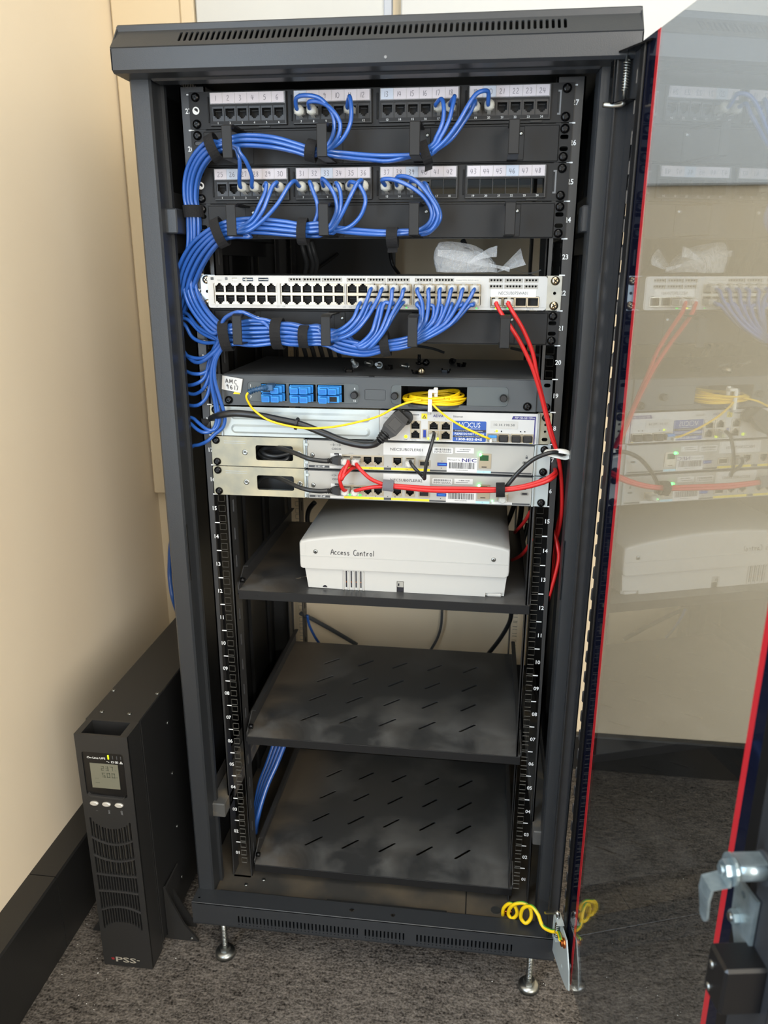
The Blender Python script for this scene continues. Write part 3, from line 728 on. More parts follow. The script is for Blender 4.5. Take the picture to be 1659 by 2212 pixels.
b.box(-164, -44, -3, 10, z+6.6, z+8, 'inner_black').box(-164, -44, 9, 10, z+8, z+32, 'dark_hole'); ap = obj('adapter_plate', b, ft)
obj('knob', MB().lathe([(0, 5), (-8, 5), (-9.5, 4)], (-30, -4.4, z+19), 'Y', 'rubber', 14), ap)
def adapter():
    b = MB().box(-15, 15, -13, 8, -4.7, 4.7, 'fibre_blue', .6).box(-16.4, 16.4, -3.6, -2.2, -5.4, 5.4, 'fibre_blue', .4)
    for x in (-6.6, 6.6):
        b.box(x-5, x+5, -13.3, -12.8, -3.4, 3.4, 'dark_hole')
    b.box(-1.2, 1.2, -14.6, -12, -4.7, 4.7, 'fibre_blue')
    return b
M_AD = mk('adapter', adapter()); M_CAP = mk('dust_cap', MB().box(-5.4, 5.4, -22, -11, -4.4, 3.2, 'fibre_blue', .8).box(-5.6, 5.6, -22, -20, -4.8, 3.6, 'fibre_blue', .8))
for r_, zc in enumerate((z+25.8, z+13.8)):
    for c_, xc in enumerate((-145, -104.5, -64.5)):
        ad = obj('adapter', M_AD, ap, (xc, -4, zc))
        for k, dx in enumerate((-6.6, 6.6)):
            if (r_, c_, k) in ((0, 0, 0), (1, 2, 1)): continue
            obj('dust_cap', M_CAP, ad, (xc+dx, -4, zc))
b = MB().box(-15.6, 12.6, -4.6, -3.6, z+12.6, z+26.4, 'tray_gray').box(-15.6, 12.6, -3.6, -3, z+11, z+27.6, 'inner_black'); obj('blank_window', b, ft)
b = MB().plate(rrect(20.8, 179.8, z+7.2, z+33.4, 5, 3), [rect(34.5, 124.5, z+7.4, z+32.4)], 'Y', -4.4, -3, 'tray_plate'); cp = obj('recess_plate', b, ft)
for x in (26, 173.8): obj('knob', MB().lathe([(0, 5), (-7, 5), (-8.5, 4)], (x, -4.4, z+19), 'Y', 'rubber', 14), cp)
b = MB().box(33, 126, -3, 100, z+6.4, z+7.4, 'inner_black').box(33, 34, -3, 100, z+7, z+33, 'inner_black').box(125, 126, -3, 100, z+7, z+33, 'inner_black').box(33, 126, 99, 100, z+7, z+33, 'inner_black').box(33, 126, -3, 100, z+32.4, z+33.4, 'inner_black'); obj('recess_box', b, ft)
b = MB(); q = [(79+45*math.cos(a), 20-40*math.sin(a)) for a in [math.pi*k/20 for k in range(21)]]
b.prism(q, 'Z', z+5, z+8.4, 'dark_label'); obj('coil_tongue', b, ft)
b = MB()
for dx, h0, h1, y0 in ((0, .5, 29, -24), (7, 16, 33, -17)): b.box(76+dx-3, 76+dx+2.6, y0-2, y0+1.2, z+h0, z+h1, 'white_plastic', .8)
b.box(73, 86, -25, -15, z+26.5, z+30.4, 'white_plastic', .8).box(73, 79, -24, 0, z+2, z+4.4, 'white_plastic', .6)
b.cyl((75, -20, z-3), (75, -20, z+3), 2.6, 'switch_white', 10); obj('coil_clip', b, ft)
b = MB(); a = Vector((-217.5, -5.6, z+42.3)); uu = Vector((1, 0, -.14)).normalized(); vv = Vector((.10, 0, 1)).normalized()
b.add([a+uu*0, a+uu*30, a+uu*28-vv*20, a-vv*19.4-Vector((0, 0, 0)), a+uu*0+Vector((0, -.4, 0)), a+uu*30+Vector((0, -3, 0)), a+uu*28-vv*20+Vector((0, -2.4, 0)), a-vv*19.4+Vector((0, -.4, 0))], [(0,1,2,3), (4,7,6,5), (0,4,5,1), (1,5,6,2), (2,6,7,3), (3,7,4,0)], 'label_white')
b.hand('AMC', 6.0, a+uu*6-vv*9+Vector((0, -2.2, 0)), 'ink', uu, Vector((0, 0, 1)), w=.13, adv=.92).hand('9617', 6.0, a+uu*7.4-vv*17+Vector((0, -2.6, 0)), 'ink', uu, Vector((0, 0, 1)), w=.13, adv=.88); obj('name_tag', b, ft)
obj('laser_warning', MB().prism([(-203.6, z+16.6), (-193.2, z+16.2), (-196.4, z+22.6), (-199.6, z+22.8)], 'Y', -5.4, -5, 'esd_yellow').box(-199, -196.6, -5.6, -5.3, z+19.8, z+22, 'ink'), ft)

# loose screws and cage nuts on top of the fibre tray
ZT = 19*UU-.25
def loose_screw(at, yaw, pitch, m, label):
    b = MB(); b.cyl((0, 0, 0), (0, 12, 0), 2.4, m, 10)
    for k in range(6): b.lathe([(0, 2.4), (.6, 2.9), (1.2, 2.4)], (0, 2.5+k*1.6, 0), 'Y', m, 10)
    b.lathe([(0, 5.2), (-1.6, 5.2), (-3.2, 3.6), (-3.8, 1.8)], (0, 0, 0), 'Y', m, 14)
    b.box(-2.8, 2.8, -3.95, -3.4, -.5, .5, 'dark_hole').box(-.5, .5, -3.95, -3.4, -2.8, 2.8, 'dark_hole')
    o = obj('loose_screw', b.mesh('loose_screw'), None, at, rot=(R(pitch), 0, R(yaw))); tag(o, label, 'screw', 'screws lying on the fibre tray')
def cage_nut(at, yaw, label, tip=0):
    b = MB(); b.plate(rect(-5, 5, -5, 5, 1), [disc(0, 0, 2.8, 10)], 'Z', 0, 4.2, 'screw_black').box(-6.5, -5, -4, 4, 3, 6, 'screw_black', .3).box(5, 6.5, -4, 4, 3, 6, 'screw_black', .3)
    o = obj('cage_nut', b.mesh('cage_nut'), None, at, rot=(R(tip), 0, R(yaw))); tag(o, label, 'nut', 'cage nuts lying on the fibre tray')
loose_screw((-24, 106, ZT+4.6), 150, 12, 'steel', 'silver screw lying on the tray, leftmost of the shiny ones')
loose_screw((-8, 88, ZT+4.6), 165, 12, 'steel', 'silver screw lying on the tray, second from the left')
loose_screw((33, 80, ZT+4.6), 140, 12, 'steel', 'silver screw lying alone near the middle of the tray')
loose_screw((-38, 52, ZT+9), 160, 40, 'galv', 'small dull screw leaning on the leftmost cage nut')
loose_screw((47, 137, ZT+4), 0, 90, 'screw_black', 'black screw standing upright on its head')
loose_screw((58, 131, ZT+4.6), 20, -12, 'screw_black', 'black screw lying against the upright one')
loose_screw((60, 22, ZT+5.4), 6, -6, 'nickel', 'dark nickel screw with its cross head facing front at the tray edge')
loose_screw((97, 151, ZT+4.6), 200, 12, 'screw_black', 'black screw lying at the back right of the tray')
cage_nut((-45, 38, ZT), 10, 'black cage nut at the left end of the scattered screws')
cage_nut((7, 77, ZT), 70, 'black cage nut just right of the paired silver screws')
cage_nut((52, 34, ZT), 25, 'black cage nut partly behind the cross-head nickel screw')
cage_nut((92, 50, ZT), -15, 'black cage nut alone right of centre near the front edge')
cage_nut((112, 125, ZT), 40, 'black cage nut at the far right of the scattered screws')

# ================================================================ carrier access device with ribbed filler plate
z = 17*UU
av = thing('carrier_access_device', 'white carrier ethernet device with blue VOCUS sticker and ribbed metal left half', 'network device', (0, 100, z))
AJ = [(55, z+23.2), (55, z+10.2), (80.2, z+23), (80.2, z+10), (97, z+23), (97, z+10)]
b = MB().plate(rect(4.6, 222, z+.6, z+42.6), [rect(x-6.4, x+6.4, q-5.4, q+5.4) for x, q in AJ], 'Y', -5, -3, 'adva_white')
b.box(216.9, 218.4, -5.2, -5, z+1.2, z+36, 'ink_navy')
b.prism([(186, z+34.4), (218.6, z+34.4), (218.6, z+39), (188, z+39)], 'Y', -5.25, -5, 'ink_navy').fit('FSP 150-GE112Pro', 190.5, 217, z+35.3, z+38.2, -5.4, 'print_white')
b.fit('ADVA', 79, 93.5, z+34.9, z+38.6, -5.2, 'ink_navy', True).fit('Ethernet', 107, 120, z+35.2, z+38, -5.2, 'dark_label').text('PSU', 2.6, (11.5, -5.2, z+36.6), 'print_grey').text('110/240V AC', 2.0, (15, -5.2, z+31.6), 'print_grey')
for s_, x, zz in (('1', 81, 31.4), ('2', 96.6, 31.4), ('4', 96.5, .9), ('RS-232', 53, 1.4), ('LINK', 41.6, 1.8), ('1', 169, .6), ('2', 178, 1.2), ('3', 196, 1.2), ('4', 208, 1.2)): b.text(s_, 2.3, (x, -5.2, z+zz), 'print_grey')
b.box(163, 165.4, -5.2, -5, z+16.6, z+16.9, 'dark_label').prism([(211.4, z+1.4), (215.6, z+1.4), (213.5, z+4.6)], 'Y', -5.2, -5, 'esd_yellow')
obj('front_plate', b, av)
b = MB().box(4.6, 220, 8, 200, z+1, z+42, 'galv', .5).box(4.6, 220, -3, 8, z+41, z+42, 'galv').box(4.6, 220, -3, 8, z+1, z+2, 'galv'); obj('chassis', b, av)
def rj(parent, x, zc, up=False, w=14.4, h=12.2): obj('jack', mk('jack', jack_mesh(w, h, 11.4, 7.8, 'shield', up)), parent, (x, -5.9, zc))
for zc, u_ in ((z+23.2, True), (z+10.2, True)): rj(av, 55, zc, u_)
for x in (80.2, 97): 
    for zc in (z+23, z+10): rj(av, x, zc, True, 15.8)
obj('usb_socket', MB().box(64.9, 70.6, -5.8, -3, z+5.2, z+18, 'shield').box(65.9, 69.8, -6, -5.7, z+6.4, z+16.8, 'usb_blue'), av)
obj('id_label', MB().box(46.5, 61, -5.3, -5, z+34.2, z+39.6, 'label_white').box(47.4, 60, -5.4, -5.3, z+36, z+36.6, 'print_grey').box(47.4, 60, -5.4, -5.3, z+37.4, z+38.6, 'print_grey'), av)
obj('esd_label', MB().box(63, 71, -5.3, -5, z+31.9, z+39.6, 'esd_yellow').prism([(64.2, z+33), (69.8, z+33), (67, z+37.8)], 'Y', -5.4, -5.3, 'ink').prism([(65.5, z+33.8), (68.5, z+33.8), (67, z+36.2)], 'Y', -5.5, -5.4, 'esd_yellow'), av)
b = MB().prism(rrect(106.8, 152.2, z+2, z+30.6, 1.5, 3), 'Y', -5.4, -5, 'blue_sticker').box(106.8, 152.2, -5.5, -5.4, z+15.2, z+18.6, 'navy_band').box(106.8, 152.2, -5.5, -5.4, z+7.8, z+10.4, 'navy_band')
b.fit('V', 114.6, 120.6, z+22, z+28.8, -5.6, 'print_white').fit('CUS', 129.2, 144, z+22, z+28.8, -5.6, 'print_white')
b.plate(disc(124.8, z+25.4, 4.0, 16), [disc(124.8, z+25.4, 3.3, 16)], 'Y', -5.6, -5.5, 'print_white')
b.fit('communications', 129.6, 144, z+19.6, z+20.9, -5.6, 'print_white').fit('Property of Vocus Communications', 110, 147.6, z+15.9, z+17.9, -5.7, 'print_white').fit('PLEASE DO NOT TOUCH', 109.4, 149.4, z+11.4, z+14.3, -5.6, 'print_white', True)
b.fit('For faults or information, please call', 110, 148.6, z+8.3, z+10, -5.7, 'print_white').fit('1300-855-845', 112, 147, z+3.6, z+7.0, -5.6, 'print_white', True); obj('blue_sticker', b, av)
obj('ip_label', MB().box(157.8, 195, -5.4, -5, z+21.2, z+31.8, 'ivory').fit('10.14.198.58', 162.5, 190.5, z+25, z+28.2, -5.5, 'dark_label'), av)
for x in (154, 169, 186, 201.4):
    b = MB().plate(rect(x, x+14.4, z+3, z+14.6), [rect(x+1.2, x+13.2, z+4.2, z+13.4)], 'Y', -8, -3, 'shield')
    c = obj('module_cage', b, av)
    if x > 160: obj('dust_cap', MB().box(x+.9, x+13.6, -14, -6, z+4.2, z+13, 'rubber', 1).box(x+2.4, x+12, -14.4, -13.9, z+6, z+10.6, 'rubber', .5), c)
obj('optical_module', MB().box(155, 167.4, -16, -5, z+5, z+13, 'galv', .6).box(155.2, 167, -17, -9, z+10.4, z+13.4, 'fibre_blue', .6).box(157.2, 160.6, -22, -14, z+4.8, z+9.6, 'white_plastic', .8), av)
obj('status_light', MB().prism(disc(41.6, z+6.6, 2.4, 12), 'Y', -5.5, -5, 'led_yellow'), av)
obj('status_light', MB().prism(disc(166.6, z+17.8, 1.7, 10), 'Y', -5.5, -5, 'led_yellow'), av)
for x, zz in ((73.6, 5.2), (85.6, 5.0)): obj('status_light', MB().prism(disc(x, z+zz, 1.9, 8), 'Y', -8, -5, 'led_yellow'), av)
obj('indicator_dot', MB().prism(disc(173, z+17.6, 1, 8), 'Y', -5.3, -5, 'ink').prism(disc(199, z+17.8, 1, 8), 'Y', -5.3, -5, 'ink').prism(disc(204.6, z+17.8, 1, 8), 'Y', -5.3, -5, 'ink'), av)
# ribbed filler plate
b = MB().box(-221.5, 4, -3.4, -1.6, z+.5, z+42.6, 'zinc', .4)
for z0, z1 in ((z+24.6, z+36.4), (z+4.4, z+17.6)):
    o_ = rrect(-210, -8.6, z0, z1, (z1-z0)/2-.01, 5); i_ = rrect(-206.4, -12.2, z0+3, z1-3, (z1-z0)/2-3.01, 5)
    n = len(o_); v = [(x, -3.4, q) for x, q in o_]+[(x, -6, q) for x, q in i_]
    b.add(v, [(k, (k+1) % n, n+(k+1) % n, n+k) for k in range(n)]+[tuple(range(n, 2*n))], 'zinc', False)
fp = obj('filler_plate', b, av)
for s in (-1, 1):
    h = [rrect(s*232-4, s*232+4, z+4.6, z+9.6, 2.4, 3), disc(s*232, z+18, 1.8, 8), disc(s*232, z+27.5, 1.8, 8)]
    b = MB().plate(rect(min(s*220, s*240), max(s*220, s*240), z+.6, z+43.6, 1.5), h, 'Y', -2.2, 0, 'zinc_yellow').box(s*221, s*224, -6, -2, z+.8, z+43, 'galv', .4); e = obj('mounting_ear', b, av)
    obj('screw', M_SCREW, e, (s*232, -2.4, z+37.6))

# ================================================================ two branch routers
def barcode(b, x0, x1, z0, z1, y, seed, m='ink', dens=.62):
    r = random.Random(seed); x = x0
    while x < x1:
        w = r.choice((.35, .35, .7, 1.0)); b.box(x, min(x+w, x1), y-.08, y, z0, z1, m); x += w+r.choice((.35, .5, .7))
def router(base, name, model, code, label, second):
    z = base; t = thing('branch_router', label, 'router', (0, 100, z), 'branch routers')
    # left bracket with cable window
    b = MB().plate(rect(-241, -103.5, z+.6, z+43.8, 1.5), [rrect(-175.6, -120.6, z+10, z+32, 3, 3)], 'Y', -3.4, -1.6, 'zinc_yellow')
    b.box(-104.5, -101.6, -7, -1.6, z+2, z+42.4, 'zinc', .5).box(-101.6, -99.4, -5, -2, z+1, z+43, 'galv', .4)
    for zz in (8, 34): b.box(-103, -97.4, -8, -5, z+zz, z+zz+4, 'zinc', .5)
    b.box(-222, -104, 30, 31, z+1, z+43, 'inner_black').box(-222, -104, -1, 30, z+1, z+2, 'zinc').box(-222, -104, -1, 30, z+42.6, z+43.4, 'zinc')
    b.box(-222, -190, -3.5, -3.4, z+36.8, z+37.4, 'galv').box(-222, -190, -3.5, -3.4, z+33.8, z+34.4, 'galv')
    br = obj('rack_bracket', b, t)
    for x in (-191.5, -111.6): obj('countersunk_screw', MB().lathe([(0, 4.2), (-.5, 4), (-.3, 2.2), (.2, 1)], (x, -3.4, z+21), 'Y', 'steel', 16), br)
    screws(br, [(-233.4, z+6.4), (-233.4, z+37.8)], -3.6)
    b = MB().plate(rect(219, 241.3, z+.6, z+43.8, 1), [], 'Y', -3, -1, 'zinc').box(219, 221.4, -7, 30, z+.8, z+43.4, 'zinc', .4); e = obj('mounting_ear', b, t)
    screws(e, [(232.6, z+6.2), (232.6, z+37.6)], -3.2)
    F = -5.2
    xs = [-42.4, -27.6, -12.4, 2.6, 30, 48.4]; jh = [rect(x-5.9, x+5.9, z+9.4, z+20.8) for x in xs]
    b = MB().plate(rrect(-99, 218.4, z+1.6, z+42, 1.2, 2), jh, 'Y', F, -2, 'cisco_gray').box(-99, 218.4, F+.6, -2, z+.5, z+1.8, 'dark_label').box(-99, 218.4, F+.8, -2, z+41.6, z+43.4, 'dark_label')
    # brand mark: bars over lettering
    for k, h in enumerate((.8, 1.8, 3.6, 1.8, .8, 1.8, 3.6, 1.8, .8)):
        x = -65.6+k*2.05; b.box(x, x+.75, F-.1, F, z+36.2-h*.45, z+36.2+h*.55, 'dark_label')
    b.fit('CISCO', -63.8, -50.2, z+29, z+32, F-.1, 'dark_label', True)
    b.box(-97.8, -67.4, F-.1, F, z+2.6, z+6, 'dark_label').fit(model, -89, -74, z+3.1, z+5.4, F-.2, 'print_white', True).box(-67.4, -47, F-.1, F, z+2.6, z+5.6, 'label_white')
    b.box(-47, 10.8, F-.1, F, z+2.4, z+5.8, 'yellow_label').box(10.8, 21.4, F-.1, F, z+2.4, z+5.8, 'dark_label').box(21.4, 60, F-.1, F, z+2.4, z+5.8, 'yellow_label').box(60, 76, F-.1, F, z+2.4, z+5.8, 'yellow_label').box(76, 141.5, F-.1, F, z+2.4, z+4.6, 'dark_label')
    b.box(141.5, 161, F-.15, F, z+2.4, z+5.6, 'lightblue_label').text('S0', 2.2, (151, F-.2, z+3.2), 'print_grey')
    if second: b.box(164, 192.4, F-.15, F, z+2.4, z+5.6, 'label_white').text('CON', 2, (178, F-.2, z+3.2), 'print_grey').box(192.4, 217, F-.1, F, z+2.4, z+4.6, 'dark_label')
    else: b.box(161, 217, F-.1, F, z+2.4, z+4.6, 'dark_label')
    b.text('GE 0/1', 2, (-8, F-.2, z+3.2), 'dark_label').text('1.544A', 2, (43, F-.2, z+3.2), 'dark_label').text('LAN/GE', 1.9, (-36, F-.1, z+24.2), 'print_grey').text('PoE', 1.9, (4, F-.1, z+24.2), 'print_grey')
    b.plate(rect(-49.6, 10.8, z+8, z+22.8), jh[:4], 'Y', F-.3, F, 'shield').text('SS', 2.2, (92.5, F-.1, z+17), 'dark_label')
    for x in (92, 27, 16.5, -1, -15): b.prism(disc(x, z+7.4, .7, 6), 'Y', F-.1, F, 'ink')
    b.plate(rrect(203.6, 214.6, z+16.4, z+21, 2.2, 3), [rrect(205.4, 212.8, z+17.4, z+20, 1.2, 3)], 'Y', F-.3, F, 'steel').prism(rrect(205.4, 212.8, z+17.4, z+20, 1.2, 3), 'Y', F-.1, F, 'ink')
    b.box(207.6, 210.6, F-.1, F, z+24.6, z+27, 'dark_label').plate(rrect(208, 210.2, z+26.4, z+29.2, 1, 3), [rrect(208.5, 209.7, z+26.8, z+28.6, .5, 2)], 'Y', F-.1, F, 'dark_label')
    obj('face_plate', b, t)
    obj('chassis', MB().box(-98, 217, 8, 200, z+1.6, z+42.6, 'galv', .5).box(-98, 217, -2, 8, z+41.6, z+42.6, 'galv').box(-98, 217, -2, 8, z+1.6, z+2.4, 'galv'), t)
    obj('ground_screw', M_SCREWS, t, (-91.8, F, z+20.6))
    obj('name_label', MB().box(10.2, 76.4, F-.35, F-.1, z+24.4, z+41.3, 'label_white').fit(name, 20.2, 65.5, z+30.6, z+34.6, F-.5, 'ink'), t)
    M_ = mk('jack', jack_mesh(13.8, 12.8, 11.2, 7.6, 'shield'))
    for i, x in enumerate(xs):
        if second and i == 5: pass
        obj('jack', M_, t, (x if i < 4 else x, F-.9, z+15.2))
    obj('module_cage', MB().plate(rect(60.6, 76.2, z+8.8, z+18.4), [rect(62.2, 74.8, z+10.6, z+16.4)], 'Y', F-1.6, F, 'shield').box(62, 75, F-.3, F-.1, z+10, z+17, 'dark_hole'), t)
    obj('usb_socket', MB().box(86.4, 100, F-.8, F, z+10.8, z+15.4, 'usb_blue').box(88, 98.6, F-1, F-.7, z+12.6, z+13.6, 'fibre_blue'), t)
    b = MB().prism(rrect(79.6, 107.8, z+28.4, z+37, 1.6, 3), 'Y', F-.3, F, 'label_white'); barcode(b, 82, 105.6, z+33, z+35.8, F-.3, base, 'dark_label'); b.fit(code, 81.6, 105.8, z+29.4, z+32.2, F-.35, 'dark_label'); obj('serial_label', b, t)
    b = MB().box(110.8, 136.6, F-.3, F, z+29.8, z+37.4, 'label_white'); barcode(b, 117, 132, z+34.2, z+35.8, F-.3, base+1, 'dark_label'); b.box(113, 130, F-.4, F-.3, z+31.8, z+32.6, 'print_grey'); obj('serial_label', b, t)
    b = MB().box(99.6, 141.6, F-.5, F-.1, z+2.6, z+23.4, 'label_white').fit('Managed by', 101.2, 118, z+18.6, z+21.2, F-.6, 'dark_label').fit('NEC', 120.6, 140.8, z+17.4, z+22.4, F-.6, 'ink_navy', True)
    barcode(b, 102.6, 138.6, z+7.6, z+16.4, F-.5, base+2); b.fit('06032200085', 112, 129, z+4.8, z+6.2, F-.6, 'dark_label'); obj('asset_sticker', b, t)
    b = MB().plate(rect(143.8, 160.8, z+9.2, z+30.2), [rect(145.2, 157.2, z+20, z+28)], 'Y', F-1, F, 'shield').box(145.2, 157.2, F-.3, F-.1, z+20, z+28, 'port_green').box(148, 155, F-1.2, F-1, z+10.6, z+11.8, 'ink'); obj('console_port', b, t)
    obj('status_light', MB().lathe([(0, 2.2), (-1.4, 1.8), (-2, .6)], (145.6, F-1, z+28.6), 'Y', 'led_core', 12), t)
    if second:
        obj('status_light', MB().lathe([(0, 1.4), (-1, 1)], (164.8, F, z+6.8), 'Y', 'led_core', 10), t)
        obj('aux_port', MB().box(171, 186.6, F-1.2, F, z+8.6, z+18, 'shield', .3).box(173, 184.6, F-1.4, F-1.1, z+10, z+13, 'dark_hole'), t)
    for x in ((-40.5, -26) if second else (-40,)): obj('status_light', MB().box(x-1, x+4.6, F-1.2, F-.2, z+7.2, z+9.8, 'led_green_soft', .4), t)
    b = MB().box(-66, -49, F-1, F, z+17, z+24, 'label_white', .5).box(-60, -53.4, F-1.4, F-1, z+22.6, z+24.4, 'ink').box(-54.4, -53.4, F-1.4, F-1, z+20, z+24.4, 'ink'); obj('power_inlet', b, t)
    return t
router(16*UU, 'NECSUB07LER01', 'C1111-4P', 'INM4V00ARA', 'upper grey router lettered CISCO with white tag NECSUB07LER01', False)
router(15*UU, 'NECSUB07LER02', 'C1117-4P', 'INM4100ARA', 'lower grey router with white tag NECSUB07LER02, red cables across it', True)

# ================================================================ access control box on the top shelf
ZS = 514.2
ab = thing('access_control_box', 'off-white plastic enclosure handwritten Access Control, on the upper shelf', 'enclosure', (36, 130, ZS))
# base
b = MB(); y0 = 24; yb = 255
fr = [(-110, ZS+1), (-56, ZS), (-52.5, ZS), (27, ZS), (27, ZS+18), (38, ZS+18), (38, ZS), (161, ZS), (161, ZS+6), (189, ZS+8), (192, ZS+36), (-115, ZS+36)]
b.prism(fr, 'Y', y0, y0+3, 'ivory')
b.prism([(-110, ZS+1), (189, ZS+1), (192, ZS+36), (-115, ZS+36)], 'Y', y0+3, yb, 'ivory_dark')
b.box(27, 38, y0+2.4, y0+3.2, ZS+.2, ZS+8, 'ink').box(28, 37, y0+1, y0+3.2, ZS+8, ZS+17, 'switch_gray').box(29, 31, y0+.6, y0+1, ZS+10, ZS+14, 'ink')
b.box(163, 186, y0, y0+16, ZS-.2, ZS+6, 'ivory', 2); obj('enclosure_base', b, ab)
b = MB()
for x in (-50.5, -42.8, -35.4, -28): b.box(x-1, x+1, y0-.15, y0+.4, ZS+4, ZS+31, 'ink').box(x-.6, x+.6, y0-.25, y0, ZS+12, ZS+14, 'copper')
for x in (-55, -47, -39, -31.5, -24): b.box(x-1, x+1, y0-2.2, y0+.5, ZS, ZS+31, 'ivory', .6)
obj('vent_rib', b, ab)
b = MB().prism([(-84+3.6*math.cos(a), ZS+2+3.6*math.sin(a)) for a in [math.pi*k/8 for k in range(9)]], 'Y', y0-.2, y0+1, 'ink'); obj('cable_notch', b, ab)
# lid: crowned top with rounded edges
b = MB(); n = 28; lid = []
for k in range(n+1):
    u_ = k/n; x = -119+u_*(193+119); lid.append((x, ZS+79+16*math.sin(math.pi*u_)**.8))
prof = [(-121.5, ZS+41), (-121, ZS+36), (-118, ZS+34.5), (191, ZS+34.5), (194.3, ZS+37), (195, ZS+43), (194.6, ZS+76)]+list(reversed(lid))+[(-121.6, ZS+75)]
def lidsec(y, sc, dz): cx, cz = 37, ZS+40; return [(cx+(x-cx)*sc, y, cz+(q-cz)*(1 if q < cz else dz)) for x, q in prof]
secs = [lidsec(20, .985, .93), lidsec(18.6, .992, .965) if False else lidsec(18.8, .985, .90), lidsec(18.8, .99, .94), lidsec(20.5, .997, .975), lidsec(24, 1, 1), lidsec(120, 1, 1.02), lidsec(255, 1, 1)]
secs = secs[1:]
m_ = len(prof); vs = [p for s_ in secs for p in s_]
b.add(vs, [(j*m_+i, j*m_+(i+1) % m_, (j+1)*m_+(i+1) % m_, (j+1)*m_+i) for j in range(len(secs)-1) for i in range(m_)], 'ivory', True)
b.add(vs, [tuple(range(m_)), tuple(range((len(secs)-1)*m_, len(secs)*m_))], 'ivory')
b.box(-120, 193.6, 18.3, 19, ZS+54.3, ZS+55, 'ivory_dark')
b.hand('Access Control', 8.8, (-73, 18.5, ZS+58.4), 'ink', w=.11, adv=.56)
for x in (-104, 175): b.box(x-8, x-7.8, 18.6, 19, ZS+57, ZS+74, 'ivory_dark').box(x+8, x+8.2, 18.6, 19, ZS+57, ZS+74, 'ivory_dark')
lidob = obj('enclosure_lid', b, ab)
b = MB(); 
for q0, q1 in (((-95, 60), (-95, 80)), ((-95, 80), (-60, 80))): b.box(q0[0], q1[0]+.6, q0[1], q1[1]+.6, ZS+84, ZS+84.6 if q0[0] == q1[0] else ZS+86, 'ivory_dark')
for x in (-96.5, 171): obj('lid_screw', M_SCREWS, lidob, (x, 18.7, ZS+62), label=None)
# ================================================================ plugs and cables
def plug_mesh(clip=-1, boot=True, tint='plug_clear'):
    b = MB().box(-5.8, 5.8, -14, 5, -4, 4, tint, .8)
    b.prism([(-12, clip*4), (-13.5, clip*4.6), (2, clip*7.6), (2.6, clip*6.8), (-11, clip*3.9)], 'X', -2.1, 2.1, tint)
    for k in range(8): b.box(-3.6+k*.95, -3.2+k*.95, 0, 4.6, -clip*3.6, -clip*4.1, 'nickel')
    if boot:
        b.lathe([(-8, 5.6), (-10.5, 6.5), (-14, 6.2), (-16.2, 4.6), (-17.4, 3.0)], (0, 0, .5*-clip), 'Y', 'plug_boot', 14)
    else: b.lathe([(-10, 4.8), (-14, 4.8), (-16, 4.2), (-17.2, 3.0)], (0, 0, 0), 'Y', tint, 12)
    return b
M_PLUGP = mk('plug', plug_mesh(-1, True)); M_PLUGT = mk('plug', plug_mesh(1, False)); M_PLUGB = mk('plug', plug_mesh(-1, False))
RC = 2.65
def cable(name, pts, r, m, label, group, n=6, plugs=(), cat='cable', sides=8):
    path = cr(pts, n); b = MB().tube(path, r, m, sides)
    t = thing(name, label, cat, path[0], group)
    j = obj('jacket', b, t)
    for me, at, rot in plugs: obj('plug', me, t, at, rot=rot)
    return t
def framed(cpts):
    """centre points -> (point, normal) with the normal across the run, in the plane of the rack front"""
    out = []
    for i, c in enumerate(cpts):
        d = cpts[min(i+1, len(cpts)-1)]-cpts[max(i-1, 0)]; n = Vector((-d.z, 0, d.x)); out.append((c, n.normalized() if n.length > .01 else Vector((0, 0, 1))))
    return out
def bundle(spec):
    cp = [P(x, y, Y) for x, y, Y, s in spec]; return [(c, n, s[3]) for (c, n), s in zip(framed(cp), spec)]
def slots(n):
    rows = {9: (2, 3, 2, 2), 12: (2, 3, 3, 2, 2), 21: (3, 4, 4, 4, 3, 3), 7: (2, 3, 2)}[n]; out = []
    h = len(rows)
    for r_, c in enumerate(rows):
        for k in range(c): out.append((((h-1)/2-r_)*4.9, (k-(c-1)/2)*5.4))
    return out
def follow(bd, slot, k0=0, k1=None):
    a, y = slot; return [c+n*a*s+Vector((0, y*max(.75, min(s, 1.1)), 0)) for c, n, s in bd[k0:k1]]
# trunk 1: right to left along the upper manager, then down the left side and into the lower manager
T1 = bundle([(905,338,-40,1.0),(850,341,-36,.95),(800,340,-34,.95),(745,335,-34,.9),(712,331,-38,.9),(674,325,-38,.85),(640,315,-36,.95),(600,304,-34,1.1),(560,299,-36,1.15),(520,299,-40,1.1),(487,307,-40,1.0),(462,318,-38,.95),(440,334,-30,1.1),(422,362,-20,1.15),(413,395,-12,1.1),(412,430,-8,1.0),(417,457,-6,.95),(419,490,-4,1.0),(419,530,-2,1.0),(414,575,0,1.2),(411,610,2,1.2),(418,645,-4,1.2),(440,682,-18,1.1),(468,710,-32,1.0),(490,724,-38,.95)])
# trunk 2: from the second panel
T2 = bundle([(905,505,-38,.7),(870,511,-36,.7),(848,513,-36,.7),(800,513,-34,.8),(750,510,-34,.9),(715,505,-36,.9),(690,500,-38,1.0),(655,501,-36,.9),(620,498,-34,1.05),(580,494,-34,1.1),(540,492,-36,1.1),(505,494,-40,1.0),(476,503,-38,.95),(452,520,-30,1.1),(426,550,-16,1.35),(406,590,-4,1.4),(396,630,4,1.2),(386,665,14,.95),(382,688,18,.9)])
